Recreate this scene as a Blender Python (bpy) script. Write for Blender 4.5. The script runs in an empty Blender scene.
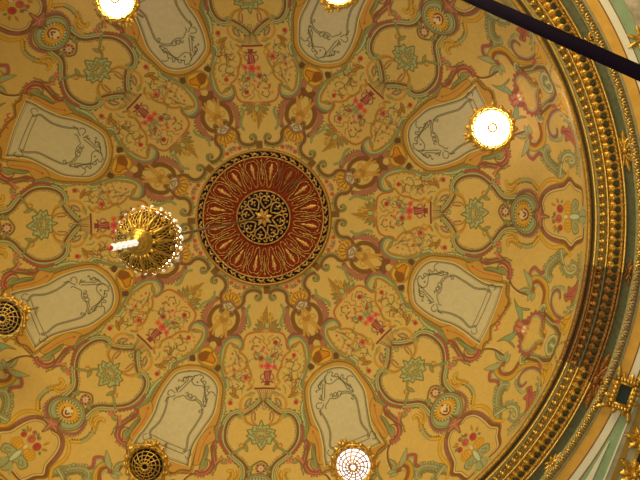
import bpy, math, random
import numpy as np
from mathutils import Vector, Matrix
random.seed(4); rng = np.random.default_rng(4)
PI = math.pi
SC = bpy.context.scene
COL = SC.collection

# ------------------------------------------------------------------ survey of the place
F = 1000.0                       # focal length in pixels of a 640 px wide frame
APEX = 19.3                      # height of the crown of the dome above the floor
H = 3.689                        # rise of the dome
R = 5.0                          # radius of the dome at its rim
CAM = np.array([2.43860547, -0.41086511, -17.6956744])     # from the apex
M = np.array([[0.99636082, 0.02868933, 0.08026231],
              [-0.02476833, 0.9984705, -0.04942862],
              [-0.08155762, 0.04726078, 0.99554747]])
ZR = -H                          # rim level from the apex

def ray(u, v):
    return M.T @ np.array([u-320.0, v-240.0, F])
def on_plane(u, v, z):           # where a sight line meets a level z (from apex)
    d = ray(u, v); t = (z-CAM[2])/d[2]
    return CAM + d*t
def on_dome(u, v):               # ellipsoid, upper half -> r, phi(deg)
    d = ray(u, v); o = CAM.copy(); o[2] += H
    s = np.array([1/R, 1/R, 1/H]); a = d*s; b = o*s
    A = a@a; B = a@b; C = b@b-1
    q = B*B-A*C
    if q < 0: q = 0
    t = (-B+math.sqrt(q))/A
    P = CAM+d*t
    return min(math.hypot(P[0], P[1]), R*0.99999), math.degrees(math.atan2(P[1], P[0]))
def dome_z(r): return -H*(1-math.sqrt(max(0, 1-(r/R)**2)))
def W(p): return Vector((float(p[0]), float(p[1]), float(p[2])+APEX))

# ------------------------------------------------------------------ colour
def lin(c):
    c = np.array(c, float)/255.0
    return np.where(c <= 0.04045, c/12.92, ((c+0.055)/1.055)**2.4)
GA = lin((206, 160, 74)); GB = lin((206, 173, 92))
def app(c): return np.clip(lin(c)/GA*GB, 0.004, 0.93)
G_ = app((206, 160, 74)); BR = app((130, 78, 26)); DB = app((104, 66, 28)); GR = app((142, 134, 68))
OL = app((116, 88, 34)); OR = app((194, 136, 48)); RD = app((188, 74, 42)); MV = app((150, 92, 60))
WH = app((226, 196, 124)); PN = app((200, 173, 114)); PL = app((78, 68, 38)); MR = app((128, 48, 38))
TL = app((160, 152, 90)); YL = app((214, 152, 36)); PK = app((196, 112, 70)); OB = app((172, 116, 36)); DG = app((104, 120, 70))
LG = app((168, 162, 90)); SG_ = app((190, 180, 112)); MU = app((138, 80, 54))

# ------------------------------------------------------------------ painter of the dome
NR, NA = 620, 400
T0 = math.asin(1.17/R)
TG = np.linspace(T0, PI/2, NR+1)
tt = np.linspace(0, PI/2, 4001)
ss = np.concatenate([[0], np.cumsum(np.hypot(R*np.cos((tt[1:]+tt[:-1])/2), H*np.sin((tt[1:]+tt[:-1])/2))*np.diff(tt))])
SG = np.interp(TG, tt, ss)
PSI = np.radians(-22.5+45*np.arange(NA)/NA)
IMG = np.empty((NR+1, NA, 3)); IMG[:] = G_
PX = 0.0160
AA = 0.0105

def dome_pts(px):
    o = [on_dome(*p) for p in px]
    ph = np.unwrap(np.radians([q[1] for q in o]))
    k = round(math.degrees(ph.mean())/45.0)
    r = np.array([q[0] for q in o])
    return np.interp(np.arcsin(r/R), tt, ss), ph-math.radians(45*k), r.mean()
def spline(P, closed=False, step=0.02):
    P = np.asarray(P, float); n = len(P)
    if n == 2: Q = np.linspace(P[0], P[1], max(2, int(np.hypot(*(P[1]-P[0]))/step)+1)); return Q
    out = []
    rg = range(n) if closed else range(n-1)
    for i in rg:
        p1, p2 = P[i], P[(i+1) % n]
        p0 = P[i-1] if (closed or i > 0) else 2*p1-p2
        p3 = P[(i+2) % n] if (closed or i+2 < n) else 2*p2-p1
        m = max(2, min(24, int(np.hypot(*(p2-p1))/step)+1))
        t = np.linspace(0, 1, m, endpoint=False)[:, None]
        out.append(0.5*((2*p1)+(-p0+p2)*t+(2*p0-5*p1+4*p2-p3)*t*t+(-p0+3*p1-3*p2+p3)*t**3))
    Q = np.concatenate(out)
    return Q if closed else np.vstack([Q, P[-1]])

def variants(mirror):
    for sg in ((1, -1) if mirror else (1,)):
        for k in (-1, 0, 1):
            yield sg, k*PI/4
def window(a0, a1, b0, b1):
    i0 = np.searchsorted(SG, a0); i1 = np.searchsorted(SG, a1)
    j0 = np.searchsorted(PSI, b0); j1 = np.searchsorted(PSI, b1)
    return i0, i1, j0, j1
def blend(i0, i1, j0, j1, al, col):
    s = IMG[i0:i1, j0:j1]; s += al[..., None]*(col-s)

def stroke(px, w, col, mirror=True, closed=False, taper=(1, 1), wob=0, wl=2.6, off=0, alpha=1.0, sharp=False):
    a, p, rm = dome_pts(px)
    P = np.stack([a, p*rm], 1)
    Q = P if sharp else spline(P, closed)
    if sharp and closed: Q = np.vstack([Q, Q[:1]])
    elif closed: Q = np.vstack([Q, Q[:1]])
    w *= PX; off *= PX
    if off:
        tg = np.gradient(Q, axis=0); tg /= np.maximum(1e-9, np.hypot(tg[:, 0], tg[:, 1]))[:, None]
        Q = Q+off*np.stack([-tg[:, 1], tg[:, 0]], 1)
    L = np.concatenate([[0], np.cumsum(np.hypot(*np.diff(Q, axis=0).T))]); LT = max(L[-1], 1e-6)
    pad = w*(1+abs(wob))*max(1, *taper)+AA
    for sg, sh in variants(mirror):
        V = Q.copy(); V[:, 1] = sg*V[:, 1]+sh*rm
        I0, I1, J0, J1 = window(V[:, 0].min()-pad, V[:, 0].max()+pad, (V[:, 1].min()-pad)/rm, (V[:, 1].max()+pad)/rm)
        if I1 <= I0 or J1 <= J0: continue
        D = np.full((I1-I0, J1-J0), 9.0); U = np.zeros_like(D)
        for q in range(0, len(V)-1, 8):
            C = V[q:q+9]
            i0, i1, j0, j1 = window(C[:, 0].min()-pad, C[:, 0].max()+pad, (C[:, 1].min()-pad)/rm, (C[:, 1].max()+pad)/rm)
            i0 = max(i0, I0); i1 = min(i1, I1); j0 = max(j0, J0); j1 = min(j1, J1)
            if i1 <= i0 or j1 <= j0: continue
            A_ = SG[i0:i1][:, None, None]; B_ = (PSI[j0:j1]*rm)[None, :, None]
            x0 = C[:-1, 0]; y0 = C[:-1, 1]; dx = np.diff(C[:, 0]); dy = np.diff(C[:, 1]); l2 = np.maximum(dx*dx+dy*dy, 1e-12)
            t = np.clip(((A_-x0)*dx+(B_-y0)*dy)/l2, 0, 1)
            d = np.hypot(A_-x0-t*dx, B_-y0-t*dy)
            m = d.argmin(2); dm = np.take_along_axis(d, m[..., None], 2)[..., 0]
            um = L[q+m]+np.take_along_axis(t, m[..., None], 2)[..., 0]*np.sqrt(l2)[m]
            s = D[i0-I0:i1-I0, j0-J0:j1-J0]; su = U[i0-I0:i1-I0, j0-J0:j1-J0]
            k = dm < s; s[k] = dm[k]; su[k] = um[k]
        ww = w*(taper[0]+(taper[1]-taper[0])*U/LT)
        if wob: ww = ww*(1-abs(wob)*(0.5-0.5*np.abs(np.sin(PI*U/(wl*PX)))*2))
        al = np.clip((ww-D)/AA+0.5, 0, 1)*np.clip(ww/(0.35*AA), 0, 1)*alpha
        blend(I0, I1, J0, J1, al, col)

MASK = None
def fill(px, col, mirror=True, line=None, lw=0.4, sharp=False, mask=None):
    a, p, rm = dome_pts(px)
    P = np.stack([a, p*rm], 1)
    Q = P if sharp else spline(P, True, 0.03)
    for sg, sh in variants(mirror):
        V = Q.copy(); V[:, 1] = sg*V[:, 1]+sh*rm
        i0, i1, j0, j1 = window(V[:, 0].min()-.02, V[:, 0].max()+.02, (V[:, 1].min()-.02)/rm, (V[:, 1].max()+.02)/rm)
        if i1 <= i0 or j1 <= j0: continue
        acc = np.zeros((i1-i0, j1-j0))
        for oa, ob in ((-.25, -.25), (.25, -.25), (-.25, .25), (.25, .25)):
            A_ = SG[i0:i1][:, None]+oa*0.012; B_ = (PSI[j0:j1]*rm)[None, :]+ob*0.012
            ins = np.zeros(acc.shape, bool)
            for q in range(len(V)):
                x0, y0 = V[q]; x1, y1 = V[(q+1) % len(V)]
                if y0 == y1: continue
                ins ^= ((y0 > B_) != (y1 > B_)) & (A_ < (x1-x0)*(B_-y0)/(y1-y0)+x0)
            acc += ins/4
        if mask is not None: mask[i0:i1, j0:j1] = np.maximum(mask[i0:i1, j0:j1], acc)
        blend(i0, i1, j0, j1, acc, np.asarray(col))
    if line is not None: stroke(px, lw, line, mirror, closed=True, sharp=sharp)

def flower(c, r, col, mirror=False, petals=5, core=None, rot=0.0, line=None):
    n = 24
    pts = [(c[0]+r*(1+.13*math.cos(petals*(q*2*PI/n)+rot))*math.cos(q*2*PI/n), c[1]+r*(1+.13*math.cos(petals*(q*2*PI/n)+rot))*math.sin(q*2*PI/n)) for q in range(n)]
    fill(pts, col, mirror, line, 0.3, sharp=True)
    if core is not None: disc(c, r*.38, core, mirror)
def disc(c, r, col, mirror=False, line=None, ry=None):
    ry = ry or r
    fill([(c[0]+r*math.cos(q*PI/6), c[1]+ry*math.sin(q*PI/6)) for q in range(12)], col, mirror, line, 0.35, sharp=True)
def leaf(p, q, w, col, mirror=True, line=None, bend=0.0):
    p = np.array(p, float); q = np.array(q, float); d = q-p; n = np.array([-d[1], d[0]]); L = math.hypot(*d); n /= L
    m = lambda t, s: tuple(p+d*t+n*(s*w+bend*L*math.sin(PI*t)))
    fill([m(0, 0), m(.25, .8), m(.5, 1), m(.78, .6), m(1, 0), m(.78, -.6), m(.5, -1), m(.25, -.8)], col, mirror, line, .3)
def band(px, w=1.3, main=BR, edge=GR, ew=1.5, ol=OL, hl=WH, mirror=True, wob=.45, off=0, hoff=None, taper=(1, 1), wl=3.4):
    if ol is not None: stroke(px, w+ew+.55, ol, mirror, wob=wob*.8, off=off, taper=taper, wl=wl)
    if edge is not None: stroke(px, w+ew, edge, mirror, wob=wob, off=off, taper=taper, wl=wl)
    stroke(px, w, main, mirror, taper=taper)
    if hl is not None: stroke(px, .42, hl, mirror, off=(w+.35 if hoff is None else hoff), alpha=.8)
def leafy(px, side=1, L=2.3, w=.85, sp=2.7, col=None, off=1.0, mirror=True, line=None, lean=.7, t0=0, t1=1):
    Q = spline(np.array(px, float), step=.35); n = len(Q); tg = np.gradient(Q, axis=0); tg /= np.hypot(tg[:, 0], tg[:, 1])[:, None]+1e-9
    ln = np.concatenate([[0], np.cumsum(np.hypot(*np.diff(Q, axis=0).T))]); k = t0*ln[-1]
    while k <= t1*ln[-1]:
        i = min(n-1, int(np.searchsorted(ln, k))); nr_ = np.array([-tg[i, 1], tg[i, 0]])*side
        p = Q[i]+nr_*off; q = p+(nr_+tg[i]*lean)*L*random.uniform(.75, 1.2)
        leaf(p, q, w, GR if col is None else col, mirror, line, .12*side)
        k += sp*random.uniform(.8, 1.2)
def curls(px, side=1, size=1.5, sp=1.9, col=None, w=.38, t0=0, t1=1):
    Q = spline(np.array(px, float), step=.3); n = len(Q); tg = np.gradient(Q, axis=0); tg /= np.hypot(tg[:, 0], tg[:, 1])[:, None]+1e-9
    ln = np.concatenate([[0], np.cumsum(np.hypot(*np.diff(Q, axis=0).T))]); k = t0*ln[-1]
    while k <= t1*ln[-1]:
        i = min(n-1, int(np.searchsorted(ln, k))); nn = np.array([-tg[i, 1], tg[i, 0]])*side; z = size*random.uniform(.7, 1.25)
        p = Q[i]; stroke([tuple(p+z*(a*tg[i]+b*nn)) for a, b in ((-.7, 0), (-.55, .8), (.1, 1.25), (.7, .9), (.6, .35), (.2, .45))], w, PL if col is None else col, False, alpha=.8)
        k += sp*random.uniform(.85, 1.2)
def sprig(c, ang, L, col=DG, dots=None, mirror=False, w=.42, curl=1.0):
    x, y = c; pts = [(x, y)]; a = ang; cv = random.uniform(-1, 1)*curl
    n = 6
    for q in range(n):
        a += cv*.55; x += L/n*math.cos(a); y += L/n*math.sin(a); pts.append((x, y))
        if random.random() < .75:
            b = a+random.choice((-1, 1))*1.2; l = random.uniform(1.0, 2.2)
            leaf((x, y), (x+l*math.cos(b), y+l*math.sin(b)), .55, col, mirror)
    stroke(pts, w, col, mirror, alpha=.85)
    if dots is not None: flower((x, y), random.uniform(.8, 1.3), dots, mirror)
def K(x0, y0, s): return lambda *p: [(x0+a/s, y0+b/s) for a, b in p]
K1 = K(224, 280, 8); K2 = K(224, 330, 8); K3 = K(224, 380, 8); K4 = K(220, 420, 8); K5 = K(290, 350, 8); K6 = K(300, 400, 8)
KS = K(180, 290, 8); KZ8 = K(200, 315, 2.909); KR = K(520, 170, 8); KZ6 = K(420, 160, 2.909); KB = K(490, 260, 5.3333); KP = K(410, 240, 4)
KA = K(430, 320, 10.667); KE = K(470, 240, 10.667); KM = K(495, 190, 10.667); KG = K(275, 315, 10.667); KX = K(405, 255, 10.667); KY = K(60, 280, 10.667)
KT = K(520, 262, 9.412); KU = K(510, 305, 9.412); KV = K(535, 225, 11.636); KW = K(495, 225, 11.636)
KQ = K(440, 420, 8); KZ7 = K(0, 315, 2.909); KC = K(420, 315, 2.909)

PANEL = np.zeros((NR+1, NA))
def paint():
    # ---- lambrequin round the rosette
    cs = KS((640, 12), (590, 30), (548, 68), (526, 122), (484, 158), (445, 166), (420, 195), (432, 216))
    c1 = K1((372, 100), (400, 84), (440, 80), (480, 96), (500, 130), (502, 165), (522, 196), (560, 218), (598, 224), (616, 246), (604, 262))
    for cv in (c1,):
        leafy(cv, -1, 3.0, 1.2, 2.5, OL, .9); stroke(cv, 2.9, OL, wob=.3, off=-.5); stroke(cv, 2.4, GR, off=-.8); leafy(cv, -1, 2.2, .8, 2.5, GR, 1.2)
        stroke(cv, .4, WH, off=1.9)
    stroke(K1((372, 96), (368, 135), (386, 158), (408, 142), (400, 126)), 1.9, OL); stroke(K1((372, 96), (370, 135), (388, 156), (406, 140)), 1.4, GR); stroke(K1((372, 96), (370, 135), (388, 154)), .6, OL)
    stroke(c1, 1.9, DB); stroke(c1, 1.5, BR)
    stroke(K1((596, 224), (614, 244), (606, 266), (592, 258)), 1.3, BR)
    for q in ((100, 60), (140, 80)): flower(K1((342+(q[0]+128), q[1]-10))[0], 1.3, RD, True)
    flower(K1((600, 10))[0], 2.2, RD, True, 5); flower(K1((535, 42))[0], 1.7, PK, True); leafy(K1((520, 60), (560, 30), (590, 30)), 1, 2, .6, 2, DG, 0)
    fill(K1((320, 52), (365, 52), (365, 108), (320, 108)), BR, False, OL, .5, sharp=True)
    # shell over the strap-work lozenge
    fill(KS((345, 80), (366, 48), (425, 26), (472, 48), (490, 96), (468, 124), (420, 112), (378, 100)), YL, True, OB, .5)
    for q in ((362, 62), (392, 38), (425, 30), (458, 46), (480, 84)): stroke(KS((412, 118), q), .4, BR)
    # lozenge sides
    lz = KS((452, 172), (486, 205), (484, 258), (436, 318), (366, 368), (326, 408))
    mv = KG((132, -70), (122, -20), (134, 30), (138, 92), (170, 150), (232, 190), (300, 222), (350, 272), (390, 342), (402, 384))
    stroke(mv, 3.9, OL, taper=(.8, .7)); stroke(mv, 3.3, MU, taper=(.8, .7), wob=.2)
    for o in (-2.0, -1.0, 0, 1.0, 2.0): stroke(mv, .5, PK, off=o, wob=1.0, wl=1.9, taper=(.6, .6), alpha=.8)
    leafy(mv, 1, 2.4, .9, 2.4, OL, 2.2, t1=.5); stroke(KG((272, 196), (190, 205), (150, 240), (143, 292), (160, 340)), 1.4, MU, wob=.3); 
    lz = KG((236, -120), (222, -60), (190, 0), (196, 80), (240, 150), (320, 192), (372, 242))
    stroke(lz, 2.6, OL); stroke(lz, 1.8, BR)
    stroke(KS((560, 120), (530, 170), (545, 215), (560, 262), (548, 300)), 1.5, GR, wob=.6, wl=2.5)
    fill(KG((372, 268), (388, 236), (420, 214), (456, 208), (496, 224), (508, 252), (478, 262), (440, 250), (410, 280), (392, 312)), BR, True, DB, .3)
    fill(KS((368, 112), (404, 100), (444, 124), (436, 156), (404, 170), (376, 150)), SG_, True, MV, .5); stroke(KS((352, 106), (400, 96), (444, 122), (450, 150)), .8, MV); stroke(KS((384, 120), (410, 130), (400, 150), (388, 140)), .5, MV)
    # bow and strap
    stroke(KS((384, 178), (378, 215), (366, 250), (368, 300), (366, 372)), 1.6, OR, taper=(1.2, .7))
    stroke(KS((372, 226), (330, 226), (300, 240), (310, 258), (352, 262), (400, 282), (412, 262), (396, 238), (372, 232)), .9, OR)
    stroke(KS((352, 250), (312, 278), (276, 312), (262, 350)), 1.1, OR); stroke(KS((372, 240), (340, 244)), 2.2, OB)
    # ---- crest on the axis under the rosette
    for q, (bx, by, tx, ty, w_) in enumerate(((320, 404, 246, 352, 2.0), (366, 404, 444, 350, 2.0), (316, 396, 262, 312, 1.8), (370, 396, 428, 314, 1.8), (300, 420, 226, 392, 1.6), (386, 420, 468, 392, 1.6), (326, 392, 302, 268, 1.7), (360, 392, 388, 270, 1.7), (343, 396, 344, 202, 1.9), (330, 410, 322, 310, 1.2), (356, 410, 366, 310, 1.2))):
        leaf(K1((bx, by))[0], K1((tx, ty))[0], w_+.5, OL, False, None, .06*(1 if tx < 343 else -1)); leaf(K1((bx, by))[0], K1((tx, ty))[0], w_, (GR, GR, OB, OB, GR, GR, YL, YL, OB, OR, OR)[q], False, None, .06*(1 if tx < 343 else -1))
    for sg in (1, -1):
        for (a, b) in ((60, 330), (90, 350), (52, 296), (30, 262), (104, 384)): leaf(K1((343+sg*(a-14), b+22))[0], K1((343+sg*a, b))[0], .9, YL if a < 60 else GR, False, OL)
    disc(K1((345, 364))[0], 2.4, LG, False, OL, 3.2); stroke(K1((236, 424), (270, 400), (300, 410), (320, 420)), .9, RD, True, alpha=.7)
    # ---- bouquet field outlines
    stroke(K2((372, 12), (420, 14), (470, 30), (496, 72), (502, 122), (512, 152), (532, 165), (492, 200), (466, 240), (458, 285), (436, 330), (426, 380), (442, 418), (414, 450), (446, 476)), 1.25, OB)
    stroke(K2((372, 12), (420, 14), (470, 30), (496, 72), (502, 122), (512, 152)), .5, RD, off=.6)
    stroke(K2((426, 385), (400, 405), (420, 440), (440, 420)), .9, OR)
    g = KG((160, 345), (146, 312), (153, 270), (190, 246), (250, 241), (300, 276), (336, 340), (350, 420), (352, 480), (338, 560), (316, 620), (288, 688), (276, 760), (318, 812), (322, 900), (300, 980), (308, 1080), (326, 1150), (318, 1240), (296, 1330))
    g2 = KG((262, 288), (290, 308), (316, 400), (330, 480), (318, 556), (294, 616))
    stroke(g, 3.2, OL, taper=(.7, 1)); stroke(g, 2.6, GR, taper=(.7, 1), wob=.12, wl=6); stroke(g, .5, SG_, off=1.3); stroke(g, .5, DG, off=-1.0, alpha=.7)
    stroke(g2, 1.3, OB); leaf(KG((170, 345))[0], KG((250, 300))[0], 1.8, GR, True, OL); stroke(KG((250, 286), (215, 306), (196, 318)), 1.0, OB)
    leafy(g, -1, 2.6, 1.0, 6.5, OB, 2.2, t0=.25); leafy(g, 1, 2.6, 1.1, 6.0, GR, 2.2, t0=.3)
    # long green side bands next to the panels
    fill(K5((150, 112), (190, 118), (196, 140), (170, 158)), DB)
    # sprays of flowers
    random.seed(11)
    reds = (RD, app((206, 104, 52)), app((206, 96, 60)), app((176, 64, 44)))
    for q in range(16):
        a = random.uniform(-PI, 0); s0 = K2((345+random.uniform(-60, 60), 262+random.uniform(-30, 10)))[0]
        sprig(s0, -PI/2+random.uniform(-1.25, 1.25), random.uniform(10, 22), random.choice((GR, DG, GR)), random.choice(reds+(None, None)), False, curl=.7)
    for (x, y, r) in ((412, 100, 2.6), (310, 160, 1.5), (360, 160, 1.3), (298, 226, 2.6), (390, 206, 1.9), (208, 95, 1.2), (222, 152, 1.2), (262, 128, 1.0), (286, 95, 1.1), (338, 188, 1.2), (256, 232, 1.3), (450, 150, .9)):
        flower(K2((x, y))[0], r, random.choice(reds), False, 5, None if r < 2 else app((150, 34, 30)))
    stroke(K2((300, 40), (322, 66), (316, 96), (340, 120), (346, 150)), .6, OB, False); stroke(K2((390, 40), (352, 70), (366, 98), (344, 124)), .6, OB, False)
    for sx in (1, -1):
        X = lambda x, y: K2((340+sx*(x-340), y))[0]
        for (x, y, a, L) in ((560, 190, 1.2, 12), (590, 220, 1.7, 12), (500, 300, .5, 14), (520, 330, 1.0, 12), (545, 290, 1.6, 14), (470, 340, .6, 12), (480, 400, .2, 14), (520, 380, .7, 12), (600, 160, 2.2, 10), (590, 330, 1.4, 12), (500, 250, 1.4, 10)):
            sprig(X(x, y), a if sx > 0 else PI-a, L, random.choice((GR, DG, OB, OL)), random.choice(reds), False, curl=.8)
        for (x, y, r) in ((560, 202, 2.4), (572, 240, 1.2), (515, 360, 1.3), (612, 190, 1.0)) if sx > 0 else ((505, 380, 3.3), (600, 318, 1.7), (540, 228, 1.1), (590, 270, 1.2), (626, 230, 1.2), (612, 190, 1.1)):
            flower(X(x, y), r, random.choice(reds), False, 5, app((150, 34, 30)) if r > 2 else None)
    # brown tendrils between the flowers
    for sx in (1, -1):
        X = lambda *p: K2(*[(340+sx*(a-340), b) for a, b in p])
        for pts in (((520, 300), (560, 330), (600, 310), (610, 280), (590, 270)), ((470, 390), (500, 360), (540, 372), (550, 400), (530, 410)), ((560, 420), (590, 390), (620, 400), (612, 430)), ((590, 470), (560, 450), (580, 430)),
                    ((520, 440), (540, 470), (580, 480), (600, 510), (570, 530)), ((500, 260), (530, 250), (560, 270), (550, 290)), ((420, 240), (440, 200), (420, 180), (400, 190)), ((380, 80), (420, 60), (450, 80), (440, 110)), ((400, 130), (440, 130), (460, 160))):
            stroke(X(*pts), .5, random.choice((OB, OL, GR, BR)), False, wob=.3, wl=2)
            leaf(X(pts[1])[0], X((pts[1][0]+14, pts[1][1]-12))[0], .7, random.choice((OB, GR, OL)), False)
        flower(X((640, 395))[0], 1.0, RD, False)
    # ---- the vase
    fill(K2((322, 330), (382, 322), (374, 352), (366, 384), (358, 410), (364, 440), (324, 440), (336, 410), (326, 384), (318, 352)), app((142, 62, 44)), False, MR, .4, sharp=True)
    for x in (336, 352): stroke(K2((x, 335), (x+2, 400)), .5, PK, False)
    for sx in (1, -1):
        Y = lambda *p: K2(*[(345+sx*a, b) for a, b in p])
        stroke(Y((26, 350), (44, 356), (54, 380), (36, 398), (24, 388)), .7, MV, False); stroke(Y((10, 420), (30, 410), (46, 420)), .8, MR, False)
    for (x, y, r, c) in ((300, 288, 3.0, app((212, 116, 48))), (350, 288, 4.0, app((208, 84, 60))), (404, 296, 2.7, app((206, 92, 66)))):
        flower(K2((x, y))[0], r, c, False, 6, app((186, 60, 46)))
    stroke(K3((248, 68), (330, 66), (406, 68)), 1.1, MR, False)
    for q in range(9):
        x = 264+q*17; stroke(K3((x, 82), (x+(322-x)*.25, 112), (x+(322-x)*.35, 140), (322+(x-322)*.2, 172)), .5, (MV, OL, GR, OB)[q % 4], False, wob=.4, wl=1.7)
    # ---- cartouche with the leaf emblem
    ct = [(266.6, 401.5), (271.5, 406.5), (277.5, 411), (283, 413.6), (288, 412.6), (293, 414.5), (297.2, 420), (299.2, 428), (298.6, 438), (295.4, 445.5), (290, 452), (284, 457.5), (278, 462), (273.6, 467.5), (272, 474), (271.6, 481), (270, 488)]
    leafy(ct, -1, 2.6, 1.1, 3.6, OL, 2.6); leafy(ct, 1, 2.0, .8, 3.2, OL, 2.4)
    stroke(ct, 4.2, OL, wob=.15, off=-.2); stroke(ct, 3.0, GR, wob=.2, wl=5, off=-.8); stroke(ct, 1.0, LG, off=-2.4); stroke(ct, .4, OL, off=-1.5)
    stroke(ct, 2.2, BR, off=1.3); stroke(ct, .5, SG_, off=-.5); stroke(ct, .4, SG_, off=3.5, alpha=.7)
    stroke(K3((470, 270), (500, 286), (478, 300), (460, 286)), 1.4, GR)
    for q in (0,):
        stroke(K3((404, 122), (450, 118), (488, 156), (496, 210), (470, 238), (436, 244)), 1.5, OR)
        stroke(K3((392, 104), (420, 100), (440, 120)), 1.2, GR); leaf(K3((410, 140))[0], K3((462, 214))[0], 2.6, MV, True, OB); leaf(K3((420, 150))[0], K3((450, 205))[0], 1.0, LG)
    stroke(K3((384, 240), (396, 286), (384, 330), (356, 356)), 1.0, OB); stroke(K3((470, 290), (440, 330), (400, 352), (362, 360)), 1.6, OR)
    stroke(K3((372, 262), (366, 320)), .8, MV); disc(K3((322, 222))[0], 1.9, LG, False, OL)
    leaf(K3((512, 140))[0], K3((590, 96))[0], 1.8, OB, True, DB); leaf(K3((540, 120))[0], K3((572, 34))[0], 1.6, OB, True, DB); leaf(K3((560, 140))[0], K3((600, 170))[0], 1.2, GR)
    flower(K3((576, 178))[0], 2.5, RD, True, 5, MR)
    sprig(K3((470, 40))[0], .3, 9, DG, None, True)
    # leaf emblem
    em = K4((330, 8), (348, 52), (392, 44), (396, 76), (440, 84), (424, 112), (446, 128), (412, 150), (400, 190), (366, 178), (352, 206), (330, 236), (310, 206), (296, 178), (262, 190), (252, 150), (216, 128), (240, 112), (222, 84), (266, 76), (270, 44), (314, 52))
    fill(em, OL, False, OL, 1.2, sharp=True); fill(em, LG, False, None, sharp=True)
    ec = np.array(K4((330, 118))[0])
    for q in range(22):
        e_ = np.array(em[q]); pv = np.array(em[(q+1) % 22]); mid = (e_+pv)/2
        leaf(ec+.55*(mid-ec), ec+.98*(mid-ec), 1.0, LG if q % 2 else GR, False, None)
        leaf(ec+.25*(e_-ec), ec+.72*(e_-ec), .9, LG, False, OL)
    fill(K4((298, 96), (362, 96), (370, 124), (330, 148), (292, 124)), LG, False, OB, .6); stroke(K4((304, 110), (330, 128), (358, 110)), .6, OB, False); stroke(K4((310, 130), (350, 130)), .5, OL, False)
    # sprigs from the emblem to the frame
    s_ = K4((428, 158), (450, 180), (456, 212), (492, 232), (520, 256), (544, 268))
    stroke(s_, 1.5, OL); stroke(s_, .9, GR); stroke(K4((470, 222), (464, 196), (488, 188), (496, 206)), .9, OB); leaf(K4((452, 190))[0], K4((426, 256))[0], 1.8, GR, True, OL)
    stroke(K4((410, 40), (452, 20), (474, -14)), .9, OB)
    # red flower and grey-green cap over the mask
    stroke(K4((246, 440), (250, 380), (300, 340), (336, 330), (372, 352), (384, 390), (380, 440)), 1.0, OL, False)
    for q, t_ in enumerate(((405, 370), (412, 420))): leaf(K4((360, 400))[0], K4(t_)[0], 1.8, GR, True, OL)
    disc(K4((326, 388))[0], 5.2, app((206, 150, 90)), False, OL); flower(K4((326, 388))[0], 2.6, SG_, False, 5, PK)
    for q in range(8): disc((K4((326, 388))[0][0]+3.9*math.cos(q*PI/4), K4((326, 388))[0][1]+3.9*math.sin(q*PI/4)), 1.25, (app((176, 62, 52)), MR)[q % 2], False)
    # leaves outside the cartouche
    leaf(K4((540, 330))[0], K4((590, 310))[0], 1.9, MV, True, OL); leaf(K4((560, 330))[0], K4((620, 342))[0], 1.7, GR, True, OL)
    # ---- mask rosette (traced on the right-hand side of the dome)
    for s in (0,):
        yb = KW((150, 232), (150, 190), (190, 172), (232, 186), (280, 226), (330, 244), (390, 250), (450, 226), (512, 150))
        stroke(yb, 2.0, OL, wob=.2); stroke(yb, 1.5, YL, wob=.2); stroke(KW((300, 232), (340, 248), (392, 252), (440, 232)), 1.3, TL); leafy(yb, -1, 2.0, .8, 2.6, OL, .9, t0=.35); leafy(yb, 1, 1.8, .8, 3, YL, .9, True, OL, t0=.1, t1=.5)
        y2 = KW((118, 100), (160, 84), (214, 96), (256, 136), (262, 196)); stroke(y2, 1.4, OL); stroke(y2, .9, YL); stroke(KW((150, 130), (200, 118), (236, 150)), .8, OB)
        stroke(KW((10, 190), (40, 215), (66, 200), (60, 240), (30, 250)), 1.1, PK); leafy(KW((0, 310), (60, 350), (90, 400)), 1, 2.2, 1.1, 2, OL, 0); leafy(KW((20, 330), (60, 390)), 1, 1.8, .9, 2, PK, 0)
    cr = KM((246, 62), (290, 28), (332, 12), (376, 18), (414, 52), (446, 104), (466, 160), (460, 210), (430, 236))
    stroke(cr, 1.7, MV); leafy(cr, -1, 2.6, .9, 1.9, MV, .9, lean=.15)
    tr = KM((300, 44), (370, 58), (425, 110), (446, 170), (432, 216), (404, 246), (404, 272), (432, 302), (442, 360), (420, 420), (370, 466), (310, 472), (250, 432), (200, 372), (170, 304), (164, 222), (180, 150), (232, 80))
    fill(tr, TL, False, OL, .7)
    C0 = np.array(KM((300, 258))[0])
    for f_, w_, c_ in ((.88, .4, OL),): stroke([tuple(C0+f_*(np.array(q)-C0)) for q in tr], w_, c_, False, closed=True, wob=.5)
    el = lambda a, b, k=20: [KM((300+a*math.cos(q*2*PI/k), 258+b*math.sin(q*2*PI/k)))[0] for q in range(k)]
    fill(el(100, 150), OL, False); n_ = 22
    for q in range(n_):
        d_ = np.array([math.cos(q*2*PI/n_), math.sin(q*2*PI/n_)]); leaf(KM((300+50*d_[0], 258+66*d_[1]))[0], KM((300+108*d_[0], 258+156*d_[1]))[0], 1.4, SG_ if abs(d_[1]) < .8 else YL, False, OL)
    fill(el(76, 112), YL, False, OB, .4)
    fill(el(52, 62), app((222, 186, 112)), False, OB, .4)
    disc(KM((254, 256))[0], 1.15, MR); disc(KM((288, 214))[0], .9, MR); disc(KM((294, 322))[0], .9, MR)
    stroke(KM((314, 200), (344, 224), (354, 258), (346, 294), (318, 316)), .95, MR, False); stroke(KM((304, 236), (330, 258), (306, 284)), .95, MR, False)
    # pink knop and frame of the basket
    bk = KR((176, 322), (168, 256), (194, 192), (240, 152), (300, 132), (350, 120), (396, 74), (440, 120), (490, 150), (503, 200), (503, 284))
    stroke(bk, 2.9, OL, taper=(1.2, .6)); stroke(bk, 2.4, app((146, 88, 44)), taper=(1.2, .6)); stroke(bk, 1.2, BR, off=.5, taper=(.6, 1.1)); stroke(bk, .4, WH, off=2.6)
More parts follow.
